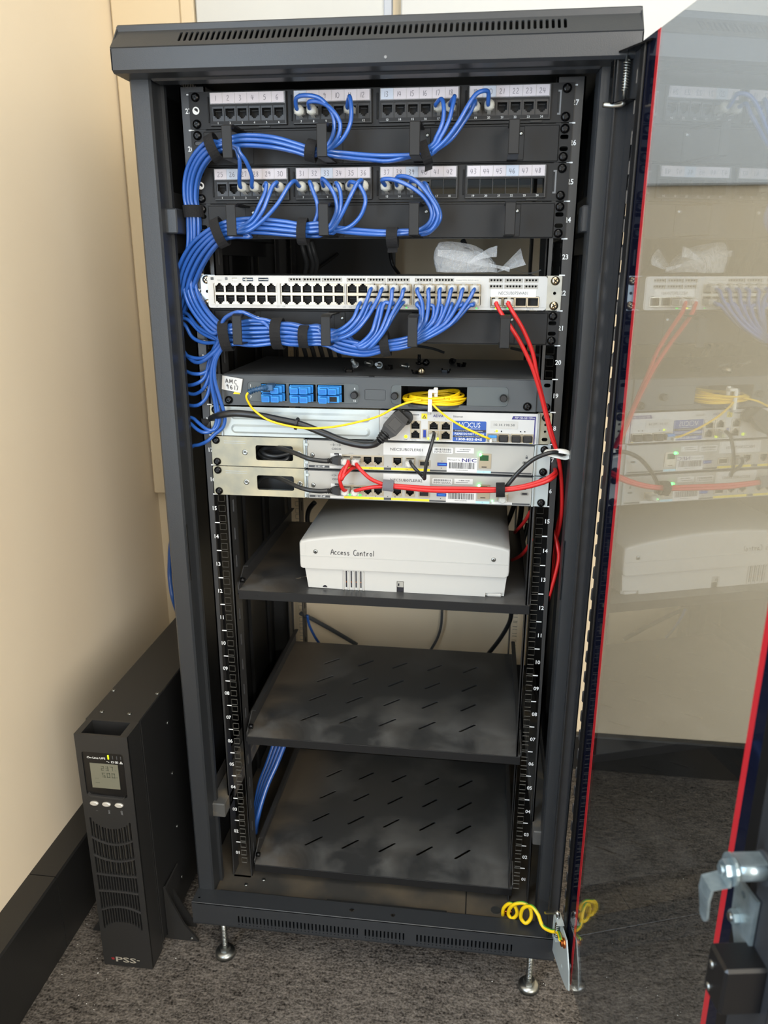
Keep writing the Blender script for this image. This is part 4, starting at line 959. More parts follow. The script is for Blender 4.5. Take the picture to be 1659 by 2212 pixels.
# trunk 3: through the lower manager, left to right
T3 = bundle([(490,724,-38,.95),(512,722,-40,1.0),(550,722,-38,1.15),(601,720,-38,1.0),(630,722,-36,1.05),(658,725,-36,.9),(690,724,-38,.9),(715,727,-38,1.0),(745,738,-38,1.1),(790,748,-38,.9),(832,742,-38,.7),(865,737,-38,.7),(890,729,-40,.7)])
S9, S12, S21 = slots(9), slots(12), slots(21)
rn = random.Random(11)
# routes from the ports of the panels to the trunks (pixel, depth)
PP = {
 7: (0, 4, [(640,212,-34),(660,206,-40),(690,212,-42),(712,235,-44),(722,262,-46),(718,295,-44),(700,322,-40)]),
 8: (0, 4, [(668,220,-36),(690,220,-40),(712,232,-46),(730,255,-50),(735,275,-50),(728,300,-48),(708,322,-42)]),
 11: (0, 4, [(755,208,-36),(759,235,-42),(757,265,-46),(745,293,-46),(728,312,-44),(706,322,-42)]),
 17: (0, 0, [(954,214,-34),(959,235,-40),(956,265,-44),(943,295,-44),(926,318,-42)]),
 18: (0, 0, [(982,208,-34),(977,232,-40),(970,260,-44),(953,295,-44),(930,322,-42)]),
 19: (0, 0, [(1026,218,-34),(1018,238,-38),(1003,262,-42),(975,300,-44),(945,322,-42),(926,332,-42)]),
 20: (0, 0, [(1055,200,-34),(1045,196,-40),(1028,204,-44),(1010,230,-48),(990,265,-50),(965,300,-48),(938,325,-44),(925,334,-42)]),
 27: (1, 10, [(517,385,-34),(518,355,-46),(514,335,-50),(504,318,-48)]),
 28: (1, 10, [(544,380,-34),(532,350,-46),(518,330,-52),(508,316,-50)]),
 29: (2, 9, [(575,396,-34),(573,415,-38),(562,440,-42),(548,468,-42),(530,485,-42),(512,493,-42)]),
 30: (2, 9, [(598,394,-34),(588,404,-40),(578,430,-44),(566,458,-46),(545,485,-46),(515,499,-44)]),
 31: (2, 9, [(636,391,-34),(622,404,-42),(600,440,-46),(570,474,-48),(540,497,-48),(514,503,-46)]),
 32: (2, 6, [(669,393,-34),(675,410,-38),(684,435,-40),(686,460,-38),(676,487,-38),(664,497,-38)]),
 33: (2, 5, [(696,386,-34),(710,400,-40),(724,425,-44),(727,455,-44),(715,485,-42),(702,497,-40)]),
 34: (2, 5, [(727,396,-34),(735,415,-38),(736,445,-42),(728,475,-42),(710,495,-40)]),
 35: (2, 4, [(758,393,-34),(775,400,-40),(787,420,-42),(789,440,-44),(778,468,-42),(755,490,-40),(728,498,-38)]),
 36: (2, 5, [(781,389,-34),(772,396,-42),(760,418,-46),(745,450,-46),(730,478,-44),(715,497,-42)]),
 37: (2, 0, [(826,388,-36),(850,388,-42),(885,402,-46),(915,425,-48),(932,455,-48),(928,480,-46),(905,497,-44)]),
 38: (2, 0, [(857,384,-36),(875,381,-44),(900,392,-50),(925,420,-52),(944,452,-52),(945,475,-50),(925,500,-46)]),
 39: (2, 0, [(889,391,-36),(905,395,-40),(922,415,-44),(936,445,-46),(938,470,-46),(918,495,-42)]),
 40: (2, 0, [(919,397,-34),(930,420,-40),(945,445,-46),(951,470,-48),(938,492,-46),(914,506,-42)]),
}
t1 = [7, 8, 11, 17, 18, 19, 20, 27, 28]; t2 = [29, 30, 31, 32, 33, 34, 35, 36, 37, 38, 39, 40]
# slack loops hanging at the left side for the second trunk
LOOPS = {
 29: [(390,742,16),(410,775,0),(430,783,-20),(452,770,-30),(474,748,-36)],
 30: [(380,770,14),(400,800,8),(426,808,-12),(448,800,-12),(460,770,-20),(466,748,-30)],
 31: [(383,820,14),(402,832,8),(426,828,-12),(444,812,-12),(452,780,-14),(466,745,-28)],
 32: [(384,828,14),(400,846,8),(422,851,0),(442,836,-12),(456,800,-12),(462,765,-22),(474,742,-32)],
 33: [(388,860,14),(404,874,8),(428,875,-12),(446,858,-12),(455,825,-12),(460,780,-22),(476,748,-32)],
 34: [(396,878,8),(420,905,0),(448,928,-12),(466,926,-12),(474,905,-12),(468,870,-14),(459,825,-20),(460,785,-26),(472,750,-34)],
 35: [(392,888,8),(412,915,0),(436,933,-12),(458,930,-12),(468,908,-12),(464,870,-16),(456,820,-24),(462,780,-30),(478,752,-36)],
 36: [(396,950,8),(420,962,0),(446,954,-12),(464,938,-12),(482,922,-12),(486,900,-14),(478,870,-18),(464,820,-24),(466,780,-30),(480,752,-36)],
 37: [(405,690,0),(432,716,-12),(462,731,-26)],
 38: [(402,676,8),(428,706,-12),(460,725,-28)],
 39: [(398,700,8),(415,728,0),(440,740,-12),(468,740,-26)],
 40: [(377,720,16),(390,755,14),(408,770,0),(436,774,-12),(456,762,-16),(468,748,-28)],
}
# ends on the switch: (block, row, col) and leaving path
SW = {
 27: ((2,1,1), 6, [(700,722,-42),(735,712,-46),(762,690,-44),(774,662,-38)]),
 28: ((2,0,2), 6, [(705,726,-44),(748,715,-50),(775,686,-48),(792,650,-38)]),
 7: ((2,1,2), 6, [(706,732,-44),(752,720,-46),(782,690,-44),(796,662,-36)]),
 8: ((2,0,3), 6, [(706,736,-46),(758,722,-52),(790,690,-48),(815,648,-38)]),
 11: ((2,1,3), 8, [(770,745,-46),(800,722,-50),(812,690,-46),(820,662,-36)]),
 17: ((2,1,4), 8, [(775,748,-48),(808,724,-46),(820,690,-42),(830,655,-36)]),
 18: ((2,0,4), 8, [(780,752,-50),(815,725,-50),(833,690,-46),(845,650,-38)]),
 29: ((2,0,5), 9, [(800,750,-50),(828,718,-54),(846,680,-50),(866,645,-38)]),
 30: ((2,1,5), 9, [(805,746,-48),(832,712,-48),(850,682,-44),(866,658,-36)]),
}
blk4 = [(19, 0), (20, 1), (31, 2), (32, 3), (33, 4), (34, 5), (35, 6), (36, 7), (37, 8), (38, 9), (39, 10), (40, 11)]
EX4 = [((3,0,0), [(903,716,-42),(912,690,-44),(912,655,-38)]), ((3,1,0), [(904,710,-44),(908,688,-42),(908,668,-36)]), ((3,0,1), [(904,720,-44),(921,690,-46),(926,650,-38)]),
 ((3,1,1), [(905,716,-42),(932,694,-44),(937,664,-36)]), ((3,0,2), [(905,724,-46),(936,695,-48),(948,655,-38)]), ((3,1,2), [(905,720,-42),(945,694,-44),(955,664,-36)]),
 ((3,0,3), [(906,728,-48),(945,702,-50),(966,658,-38)]), ((3,1,3), [(906,724,-42),(955,698,-44),(974,664,-36)]), ((3,0,4), [(906,733,-48),(960,700,-50),(990,655,-38)]),
 ((3,1,4), [(906,731,-44),(962,700,-44),(984,668,-36)]), ((3,0,5), [(908,738,-48),(970,703,-50),(1010,652,-38)]), ((3,1,5), [(910,737,-44),(975,700,-44),(1012,662,-36)])]
for n_, k in blk4: SW[n_] = (EX4[k][0], 12, EX4[k][1])
NUMW = dict(zip(sorted(PP), ('seven eight eleven seventeen eighteen nineteen twenty twenty-seven twenty-eight twenty-nine thirty thirty-one thirty-two thirty-three thirty-four thirty-five thirty-six thirty-seven thirty-eight thirty-nine forty').split()))
order3 = [27, 28, 7, 8, 11, 17, 18, 29, 30]+[a for a, _ in blk4]
for idx, n_ in enumerate(sorted(PP)):
    trunk, k0, lead = PP[n_]
    trunk = 1 if n_ in t1 else 2
    base = 26*UU if n_ <= 24 else 24*UU
    px = portx(n_ if n_ <= 24 else n_-24); st = Vector((px, -5, base+17.9))
    yaw = rn.uniform(-6, 6); 
    pts = [st+Vector((0, -12, 0)), st+Vector((rn.uniform(-1, 1)-1.5, -19, 1.5))]
    pts += [P(*q) for q in lead[0 if n_ in (27, 28) else 0:]]
    sl = S9[t1.index(n_)] if trunk == 1 else S12[t2.index(n_)]
    bd = T1 if trunk == 1 else T2
    sl3 = S21[order3.index(n_)]
    if trunk == 1:
        pts += follow(bd, sl, k0+1)[:-1]
    else:
        pts += follow(bd, sl, k0+1)
        pts += [P(x, y, Y) for x, y, Y in LOOPS[n_]]
    end, ks, ex = SW[n_]
    if n_ == 40:   # one stray run arches over the first finger of the lower manager
        pts += [P(478,704,-44), P(490,684,-50), P(520,674,-58), P(556,688,-50), P(590,698,-44)]; pts += follow(T3, sl3, 4, ks+1)
    elif n_ == 31: pts += [P(484,728,-40), P(496,706,-46), P(535,693,-50), P(570,697,-48)]; pts += follow(T3, sl3, 3, ks+1)
    else: pts += follow(T3, sl3, 0, ks+1)
    pts += [P(*q) for q in ex]
    cx, cz = SWP[end]; cz += (.6 if end[1] == 0 else -.6)
    pts += [Vector((cx-1.5, -36, cz-3)), Vector((cx, -26, cz))]
    # drop control points that sit too close together
    q = [pts[0]]
    for p in pts[1:]:
        if (p-q[-1]).length > 5: q.append(p)
    where = 'plugged in under card %s of the %s patch panel' % (NUMW[n_], 'top' if n_ <= 24 else 'second')
    cable('blue_patch_cable', q, RC, 'cable_blue', 'blue patch cable '+where, 'blue patch cables', 5,
          [(M_PLUGP, st, (R(rn.uniform(-4, 4)), 0, R(yaw))), (M_PLUGT if end[1] == 0 else M_PLUGB, Vector((cx, -14, cz)), (0, 0, 0))])

# hook-and-loop ties round the bundles
def tie(at, d, a, c, w, label, m='velcro', tail=None, group='hook and loop cable ties'):
    """band round a bundle running along d; half sizes a (across) and c (depth)"""
    at = Vector(at); d = Vector(d).normalized(); y = Vector((0, 1, 0)); n = d.cross(y).normalized(); b = MB(); N = 22; v = []
    for off in (0, 1.5):
        for s in (-w/2, w/2):
            for k in range(N):
                t_ = 2*math.pi*k/N; wob = 1+.04*math.sin(3*t_+at.x)
                v.append(at+d*s+n*(math.cos(t_)*(a+off)*wob)+y*(math.sin(t_)*(c+off)*wob))
    f = []
    for k in range(N):
        k2 = (k+1) % N; f += [(k, k2, N+k2, N+k), (2*N+k, 3*N+k, 3*N+k2, 2*N+k2), (k, 2*N+k, 2*N+k2, k2), (N+k, N+k2, 3*N+k2, 3*N+k)]
    b.add(v, f, m)
    if tail:
        p = at-n*(a+1)*tail[0]; q = p+Vector(tail[1]); b2 = [p-d*w*.45, p+d*w*.45, q+d*w*.45, q-d*w*.45]
        b.add(b2+[x+Vector((0, 1.4, .6)) for x in b2], [(0,1,2,3), (4,7,6,5), (0,4,5,1), (1,5,6,2), (2,6,7,3), (3,7,4,0)], m)
    return tag(obj('cable_tie', b), label, 'cable tie', group)
def tieat(bd, k, a, c, w, label, **kw):
    i0, i1 = max(k-1, 0), min(k+1, len(bd)-1)
    return tie(bd[k][0], bd[i1][0]-bd[i0][0], a, c, w, label, **kw)
tie(P(919,330,-41), (1, 0, .35), 12, 11, 11, 'black cable tie on the upper bundle beside the third finger', tail=(1, (0, -3, -8)))
tieat(T1, 5, 11.5, 12, 13, 'black cable tie on the upper bundle left of the second finger')
tieat(T1, 11, 15, 13, 14, 'black cable tie on the upper bundle left of the first finger')
tieat(T1, 16, 12, 12, 15, 'black cable tie on the vertical run of cables at the left')
tieat(T2, 2, 11, 11, 14, 'black cable tie under the second panel just left of the third finger', tail=(-1, (0, -4, -6)))
tieat(T2, 7, 15, 13, 12, 'black cable tie under the second panel between first and second finger')
tieat(T2, 12, 17, 14, 14, 'black cable tie under the second panel left of the first finger')
tieat(T2, 18, 13, 12, 14, 'black cable tie half hidden by the left post at switch height')
tieat(T3, 0, 19, 15, 15, 'black cable tie under the switch at the left end of the manager')
tieat(T3, 3, 19, 17, 14, 'wide black cable tie under the switch, second from the left')
tie(P(658,727,-44), T3[6][0]-T3[4][0], 13, 12, 13, 'short black cable tie under the switch, third from the left', tail=(-1, (0, -4, -5)))
tieat(T3, 10, 15, 13, 12, 'black cable tie under the switch just left of the third finger')

# red cables from the switch uplinks down the right side
def plugspec(px, py, y, me, rot=(0, 0, 0)):
    return (me, P(px, py, y), rot)
def red(pts, label, plugs=(), r=2.7, Y=None): return cable('red_patch_cable', [P(*p) for p in pts], r, 'cable_red', label, 'red patch cables', 7, plugs)
uz = 21*UU+11.5
for i, (x, pth, lab) in enumerate(((158.7, [(1072,657,-32),(1085,680,-38),(1103,706,-40),(1125,742,-38),(1148,790,-34),(1163,835,-30),(1175,880,-26),(1190,940,-24),(1203,975,-20),(1210,1010,-10),(1214,1060,0),(1213,1110,10),(1206,1150,20),(1196,1185,22),(1190,1230,20),(1183,1275,14),(1178,1308,8),(1182,1300,4),(1190,1275,2),(1200,1240,2),(1207,1205,4),(1204,1180,8),(1196,1150,20),(1191,1136,40),(1189,1130,60)], 'red cable from the left uplink of the white switch'),
        (174.2, [(1097,655,-32),(1110,678,-38),(1130,712,-38),(1150,760,-34),(1160,810,-30),(1172,860,-26),(1186,915,-24),(1200,965,-20),(1208,1000,-6),(1213,1050,8),(1212,1105,20),(1204,1140,26),(1198,1200,26),(1192,1250,22),(1183,1290,16),(1178,1312,10),(1186,1290,6),(1197,1255,6),(1206,1222,8),(1208,1190,10),(1200,1160,18),(1193,1142,44),(1190,1134,66)], 'red cable from the right uplink of the white switch'))):
    st = Vector((x, -16, uz))
    cable('red_patch_cable', [st+Vector((0, -8, 0)), st+Vector((0, -16, -1))]+[P(*p) for p in pth], 2.7, 'cable_red', lab, 'red patch cables', 6, [(M_PLUGT, st, (0, 0, 0))])
red([(751,996,-18),(752,1000,-26),(745,1016,-32),(738,1035,-34),(742,1028,-34),(750,1020,-28),(760,1012,-18),(775,1008,-6)], 'short red cable dropping from the first port of the upper grey router', [(M_PLUGB, Vector((-42.4, -7, 16*UU+15.2)), (0, 0, 0))])
red([(769,1000,-18),(772,1006,-28),(782,1018,-32),(800,1034,-34),(822,1044,-34),(836,1047,-34),(870,1050,-34),(930,1054,-34),(1000,1055,-34),(1080,1056,-34),(1130,1050,-32),(1170,1038,-30),(1190,1028,-26),(1200,1018,-14),(1196,1012,10),(1185,1008,40)], 'red cable from the second port of the upper grey router', [(M_PLUGB, Vector((-27.6, -7, 16*UU+15.2)), (0, 0, 0))])
red([(748,1060,-18),(742,1058,-26),(736,1046,-32),(734,1030,-34),(740,1016,-28),(750,1006,-24),(762,1004,-8)], 'red cable looping up from the first port of the lower grey router', [(M_PLUGB, Vector((-43.2, -7, 15*UU+15.2)), (0, 0, 0))])
red([(767,1060,-18),(772,1059,-28),(800,1053,-32),(836,1051,-34),(870,1054,-36),(930,1060,-36),(1000,1061,-34),(1080,1060,-34),(1130,1054,-34),(1170,1044,-32),(1192,1034,-28),(1201,1024,-14),(1198,1018,8),(1188,1014,40)], 'red cable from the second port of the lower grey router', [(M_PLUGB, Vector((-28.6, -7, 15*UU+15.2)), (0, 0, 0))])
red([(1146,1105,40),(1134,1125,80),(1122,1140,120),(1112,1150,180)], 'red cable running back behind the right rail, upper piece')
red([(1148,1165,30),(1140,1182,60),(1125,1200,100),(1106,1210,160)], 'red cable beside the access control box on its right')
tie(P(839,1049,-34), (1, 0, -.06), 6.6, 6, 15, 'grey cable tie round the red cables below the tag', m='velcro_gray')
tie(P(1081,1058,-34), (1, 0, .05), 8.4, 8, 12, 'black cable tie round the red cables at the right', tail=(-1, (0, 3, -5)))
# white tie ring at the right rail
b = MB(); pts = [P(1178,975,-10), P(1190,975,-20), P(1210,974,-28), P(1228,978,-26), P(1231,984,-22), P(1220,989,-22), P(1200,985,-26), P(1188,982,-20)]
b.tube(cr(pts, 5), 4.4, 'white_plastic', 8, flat=.35); tag(obj('cable_ring', b), 'white flat cable ring looped at the right rail beside the routers', 'cable tie')
# black leads
def lead(name, pts, r, m, label, extra=None, group=None, plugs=()):
    t = cable(name, [P(*p) for p in pts], r, m, label, group, 7, plugs)
    return t
lead('console_cable', [(938,936,-22),(936,946,-32),(930,968,-36),(922,996,-36),(918,1022,-34),(917,1034,-30),(912,1028,-26),(900,1016,-30),(890,1004,-28),(886,996,-20)], 2.5, 'cable_black', 'short black network lead from the white device to the upper router',
     plugs=[(M_PLUGB, Vector((80.2, -7, 17*UU+10)), (0, 0, 0)), (M_PLUGB, Vector((48.4, -7, 16*UU+15.2)), (0, 0, 0))])
lead('console_cable', [(1081,1066,-16),(1086,1062,-26),(1098,1046,-32),(1120,1020,-34),(1150,994,-34),(1178,981,-34),(1200,977,-30),(1212,983,-22),(1206,1000,0)], 2.9, 'cable_black', 'black lead from the lower router up to the white ring',
     plugs=[(M_PLUGB, Vector((178.8, -7, 15*UU+13)), (0, 0, 0))])
def iec(t, at, d, m='rubber', sc=1.0):
    d = Vector(d).normalized(); at = Vector(at); s_ = d.cross(Vector((0, 0, 1))).normalized(); u_ = s_.cross(d); b = MB()
    def bx(l0, l1, hw0, hh0, hw1, hh1):
        v = [at+d*l0+s_*(sx*hw0)+u_*(sz*hh0) for sx in (-1, 1) for sz in (-1, 1)]+[at+d*l1+s_*(sx*hw1)+u_*(sz*hh1) for sx in (-1, 1) for sz in (-1, 1)]
        b.add(v, [(0,1,3,2), (4,6,7,5), (0,4,5,1), (2,3,7,6), (0,2,6,4), (1,5,7,3)], m)
    bx(0, 8*sc, 9*sc, 7*sc, 9*sc, 7*sc); bx(8*sc, 18*sc, 9*sc, 7*sc, 5*sc, 5*sc)
    for k in range(4): b.cyl(at+d*(18+k*4)*sc, at+d*(20.6+k*4)*sc, (5.2-k*.5)*sc, m, 12)
    b.cyl(at+d*18*sc, at+d*36*sc, 3.4*sc, m, 12)
    obj('power_plug', b, t)
for px, base, lab, pth in ((0, 16*UU, 'black power lead plugged into the upper grey router, coiled behind its bracket', [(708,996,-26),(690,995,-28),(665,990,-28),(635,978,-20),(605,968,-6),(585,966,12),(568,970,18),(560,980,20),(575,990,14),(600,996,8),(620,992,10),(626,978,16)]),
        (1, 15*UU, 'black power lead plugged into the lower grey router', [(708,1060,-26),(690,1061,-28),(665,1058,-28),(640,1050,-22),(615,1038,-10),(595,1030,2),(580,1028,10),(566,1032,18),(558,1042,24)])):
    t = lead('power_lead', pth, 3.4, 'cable_black', lab, group='router power leads')
    iec(t, P(738, 994 if not px else 1059, -12), (-1, -.35, 0), sc=.8)
lead('power_lead', [(640,975,6),(600,985,10),(575,982,12),(562,972,18)], 3.2, 'cable_black', 'loop of black lead seen in the window of the upper bracket', group='router power leads')
t = lead('power_lead', [(430,920,26),(445,912,14),(462,901,-4),(478,896,-20),(510,893,-24),(560,898,-24),(600,906,-24),(650,917,-24),(700,936,-26),(740,952,-28),(780,961,-30),(806,960,-32),(820,952,-36)], 5.0, 'cable_black', 'thick black power cord crossing the ribbed metal plate')
b = MB(); d = (P(862,906,-22)-P(820,952,-36)); at = P(820,952,-36); D = d.normalized(); s_ = D.cross(Vector((0, 1, 0))).normalized(); L_ = d.length
for k in range(4): b.cyl(at+D*(k*3.6), at+D*(k*3.6+2.4), 6.4+k*.7, 'rubber', 12)
b.cyl(at, at+D*16, 5, 'rubber', 12)
def hexa(c0, c1, w0, w1, h0, h1, m):
    up = Vector((0, 1, 0)); v = [c0+s_*(a*w0)+up*(c*h0) for a in (-1, 1) for c in (-1, 1)]+[c1+s_*(a*w1)+up*(c*h1) for a in (-1, 1) for c in (-1, 1)]
    b.add(v, [(0,1,3,2), (4,6,7,5), (0,4,5,1), (2,3,7,6), (0,2,6,4), (1,5,7,3)], m)
hexa(at+D*14, at+D*22, 8, 11.5, 7, 9, 'rubber'); hexa(at+D*22, at+D*42, 11.5, 11.5, 9, 9, 'rubber'); hexa(at+D*42, at+D*50, 11.5, 9, 9, 8, 'rubber')
hexa(at+D*26, at+D*40, 7, 7, 10.2, 10.2, 'inner_black')
obj('power_plug', b, t)
c = P(877,903,-14); b = MB(); b.cyl(c-Vector((0, 3, 0)), c+Vector((0, 6, 0)), 9.5, 'rubber', 18); hexa(at+D*44, c, 11, 9, 2, 2, 'rubber'); b.cyl(c-Vector((0, 4.2, 0)), c-Vector((0, 3, 0)), 3.4, 'steel', 12); obj('retaining_clamp', b, t)
tie(P(641,915,-24), (1, 0, -.25), 7, 7, 3.4, 'thin black zip tie round the thick black power cord', m='rubber', tail=(-1, (0, -2, -8)), group=None)
b = MB().box(-262, -244, -2, 12, 768, 782, 'rubber', 2); 
tie(P(452,908,8), (1, .4, .45), 7.5, 7.5, 14, 'black tie holding the power cord at the left rail', group=None)
# yellow fibre: plugged into the first adapter, wound in the recess and on to the optical module
t = cable('fibre_lead', [P(*p) for p in [(536,848,-46),(532,856,-46),(536,868,-42),(548,885,-36),(575,905,-36),(610,917,-36),(660,925,-37),(720,922,-36),(780,910,-32),(820,898,-30),(850,882,-28),(880,870,-27),(910,864,-26)]], 1.45, 'cable_yellow', 'yellow fibre lead curving from the blue adapter across the ribbed plate to the coil', None, 8)
b = MB(); pth = cr([P(536,848,-46), P(548,843,-40), P(566,839,-34), P(576,837,-28)], 6); b.tube(pth, [2.2+1.7*i/(len(pth)-1) for i in range(len(pth))], 'fibre_navy', 10)
for i in range(2, len(pth)-3, 2): b.cyl(pth[i], pth[i]+(pth[i+1]-pth[i])*.5, 4.0-.1*i*0+ .02*i, 'fibre_navy', 10)
b.box(pth[-1].x-2, pth[-1].x+9, -30, -12, pth[-1].z-4.4, pth[-1].z+4, 'fibre_navy', .8); obj('fibre_plug', b, t)
b = MB(); rr = random.Random(4)
zc = 18*UU
for k in range(8):
    pts = []; ox, oy = rr.uniform(-2, 2), rr.uniform(-2, 2); rx = 41+rr.uniform(-3, 3) if k < 6 else 34; ry = 30+rr.uniform(-3, 2); ph = rr.uniform(0, 6)
    for i in range(15):
        a = 2*math.pi*i/14+ph; pts.append(Vector((79.5+ox+rx*math.cos(a), 8+oy+ry*math.sin(a)*1.0, zc+11+k*1.35+1.4*math.sin(a*2+k)+ (3*math.cos(a) if k > 4 else 0))))
    b.tube(cr(pts, 4), 1.45, 'cable_yellow', 6)
tag(obj('fibre_coil', b), 'coil of yellow fibre wound in the recess of the tray', 'cable')
cable('fibre_lead', [P(*p) for p in [(934,872,-26),(945,884,-27),(970,904,-28),(1000,922,-28),(1030,936,-28),(1050,945,-26),(1058,948,-20)]], 1.45, 'cable_yellow', 'yellow fibre lead falling from the coil to the optical module', None, 8)

# cables behind, seen through the open units
def back(pts, r, m, label, name='cable', cat='cable', group='cables behind the equipment', sides=8):
    return tag(obj(name, MB().tube(cr([P(*p) for p in pts], 6), r, m, sides)), label, cat, group)
back([(650,1325,440),(680,1340,470),(730,1368,500),(770,1392,520)], 5, 'cable_gray', 'grey conduit slanting down the back wall behind the second shelf opening')
back([(955,1318,530),(953,1350,530),(945,1378,530),(930,1405,530)], 3, 'cable_gray', 'thin grey cable hanging on the back wall behind the middle opening')
back([(1105,1320,380),(1100,1345,400),(1080,1380,440),(1055,1412,470)], 4.6, 'cable_black', 'black cable curving down at the right rear of the middle opening')
back([(664,1330,440),(668,1350,450),(680,1375,460),(690,1390,470)], 3, 'cable_blue', 'blue cable low at the left rear of the middle opening')
back([(1112,1088,330),(1100,1120,330),(1092,1140,330),(1090,1170,330)], 4.5, 'cable_black', 'black cable behind the access control box, right side')
back([(1128,1085,340),(1122,1130,340),(1112,1170,330),(1095,1215,300)], 5, 'cable_black', 'thick black cable behind the access control box, far right')
back([(1140,1130,300),(1130,1170,290),(1118,1200,270),(1100,1225,240)], 4, 'cable_black', 'black cable right of the access control box, front one')
for k, (x0, x1) in enumerate(((650,662), (664,676), (672,684))):
    back([(x0,522,300),(x0+6,545,300),(x1,570,310),(x1-4,590,320)], 4.4, 'cable_gray', ('leftmost', 'middle', 'rightmost')[k]+' of three grey cables hanging behind the upper opening')
back([(840,525,400),(845,560,410),(850,575,410),(862,592,420)], 3.2, 'cable_black', 'thin black cable dropping behind the middle of the upper opening')
back([(1000,520,420),(1006,532,430),(1010,545,440),(1012,560,440)], 5, 'cable_gray', 'grey cable end behind the plastic bag')
for k in range(5):
    x = 655+k*18; back([(x,748,330),(x+5,765,340),(x+10,785,350)], 4, 'cable_gray', ('first', 'second', 'third', 'fourth', 'fifth')[k]+' from the left of the grey cables hanging above the fibre tray')
back([(880,745,440),(930,752,430),(960,762,430)], 2.4, 'cable_gray', 'thin cable above the fibre tray right of the third tie')
back([(1105,752,300),(1130,758,220),(1165,768,120),(1192,772,60)], 2.6, 'cable_gray', 'thin grey cable going back at the right rail above the fibre tray')
back([(676,588,440),(700,570,460),(730,548,480)], 3, 'cable_black', 'thin dark cable slanting behind the upper opening')
# blue cables low at the left inside the cabinet
for k in range(4):
    back([(618-k*8,1600,170+k*6),(598-k*7,1650,150+k*6),(580-k*6,1690,130+k*6),(566-k*4,1730,110+k*6),(556-k*2,1770,95+k*6),(552-k,1800,90+k*6)], 4.4, 'cable_blue', ('front', 'second', 'third', 'rearmost')[k]+' of the thick blue cables at the lower left inside the cabinet', name='blue_cable', group='thick blue cables at lower left')
back([(400,1090,500),(384,1130,470),(370,1170,430),(367,1215,425),(367,1250,420),(373,1290,405),(386,1330,420),(400,1370,470)], 5, 'cable_blue', 'blue cable bulging out behind the left side of the cabinet', name='blue_cable', group=None)
# loop of dark cable behind the box
back([(680,1085,380),(668,1100,385),(664,1120,390),(668,1140,390),(676,1155,385)], 5, 'cable_black', 'black cable loop behind the left of the access control box')

# plastic bag on the switch
def crumple(name, fn, nu, nv, label, seed, amp=1.6, thick=.25):
    r = random.Random(seed); b = MB(); v = []
    ks = [(r.uniform(.4, 2.4), r.uniform(.4, 2.4), r.uniform(0, 6), r.uniform(.3, 1)) for _ in range(9)]
    for i in range(nu+1):
        for j in range(nv+1):
            u_, w_ = i/nu, j/nv; p = fn(u_, w_)
            h = sum(a*abs(math.sin(kx*u_*6+ky*w_*6+ph)) for kx, ky, ph, a in ks)*amp/3
            v.append((p+Vector((h*.35, -h, h*.6))))
    N = nv+1
    b.add(v, [(i*N+j, (i+1)*N+j, (i+1)*N+j+1, i*N+j+1) for i in range(nu) for j in range(nv)], 'bag_film', True)
    return b
zt = 22*UU-.4
def body(u_, w_):   # squashed bag: u around, w up
    a = 2*math.pi*u_; top = w_
    rx = 43*(1-.32*top**3); ry = 26*(1-.45*top**2); x = 118+rx*math.cos(a)*(1.0 if math.cos(a) < 0 else .95)
    return Vector((x-12*top, 46+ry*math.sin(a), zt+.6+top*(33+6*math.cos(a*1.0+2.2))))
b = crumple('bag', body, 36, 12, '', 3, 3.6)
tb = thing('plastic_bag', 'crumpled clear plastic bag lying on top of the white switch', 'bag', (118, 46, zt), None)
obj('pouch', b, tb)
b = crumple('bag', lambda u_, w_: Vector((78+95*u_, 22+10*math.sin(u_*3), zt+22-20*u_+w_*(5+12*math.sin(math.pi*min(u_*1.4, 1))*.6)+5*math.sin(w_*3)*(1-u_))), 26, 6, '', 8, 3.0); obj('fold', b, tb)
b = crumple('bag', lambda u_, w_: Vector((118+u_*38, 24-u_*8, zt+14+u_*9+(w_-.5)*(4+10*u_)+6*math.sin(u_*2))), 14, 6, '', 14, 2.0); obj('flap', b, tb)
b = crumple('bag', lambda u_, w_: Vector((158+u_*(36-8*w_)+w_*0, 30-6*u_+8*math.sin(w_*3.1), zt+2+u_*(9+w_*20)+1*w_)), 14, 10, '', 21, 2.6); obj('fan', b, tb)
b = crumple('bag', lambda u_, w_: Vector((184+u_*34, 60+w_*30, zt+1+6*(u_-.5)**2*3+w_*1)), 10, 6, '', 5, .8); tag(obj('plastic_film', b), 'small strip of clear film on the right end of the switch', 'film')
# ================================================================ glass door, swung open to the right
DN, DD = (0.98576, 0.16818), 279.45
hx, hy = DN[0]*DD, DN[1]*DD
ang = math.atan2(-DN[0], DN[1])       # local x runs from the hinge side towards the free edge, local -y faces the cabinet
door = thing('glass_door', 'open glass cabinet door with red pinstripes and black steel edges, on the right', 'glass door', (hx, hy, 0), rot=(0, 0, ang))
DB, DT = -26, 1218
obj('glass_pane', MB().box(150, 640, .2, 1.4, DB, DT, 'door_glass'), door)
b = MB()
b.box(150, 192.4, -.3, .15, DB, DT, 'navy_film').box(557, 586, -.3, .15, DB, DT, 'navy_film'); obj('printed_border', b, door, label='navy black printed border of the glass')
obj('pinstripe', MB().box(192.4, 200, -.3, .15, DB, DT, 'red_film'), door, label='thin red stripe on the hinge side')
obj('pinstripe', MB().box(548.8, 557, -.3, .15, DB, DT, 'red_film'), door, label='thin red stripe on the free side')
sl = [[(141.5, z), (145.5, z), (145.5, z+14), (143.5, z+17), (141.5, z+14)] for z in [20+30.5*k for k in range(39)]]
b = MB().plate(rect(118, 152, DB+2, DT-2), sl, 'Y', -1.6, 0, 'door_steel')
b.box(116.4, 118, -17, 0, DB+2, DT-2, 'door_steel').box(116.4, 122, -17.6, -16.2, DB+2, DT-2, 'door_steel')
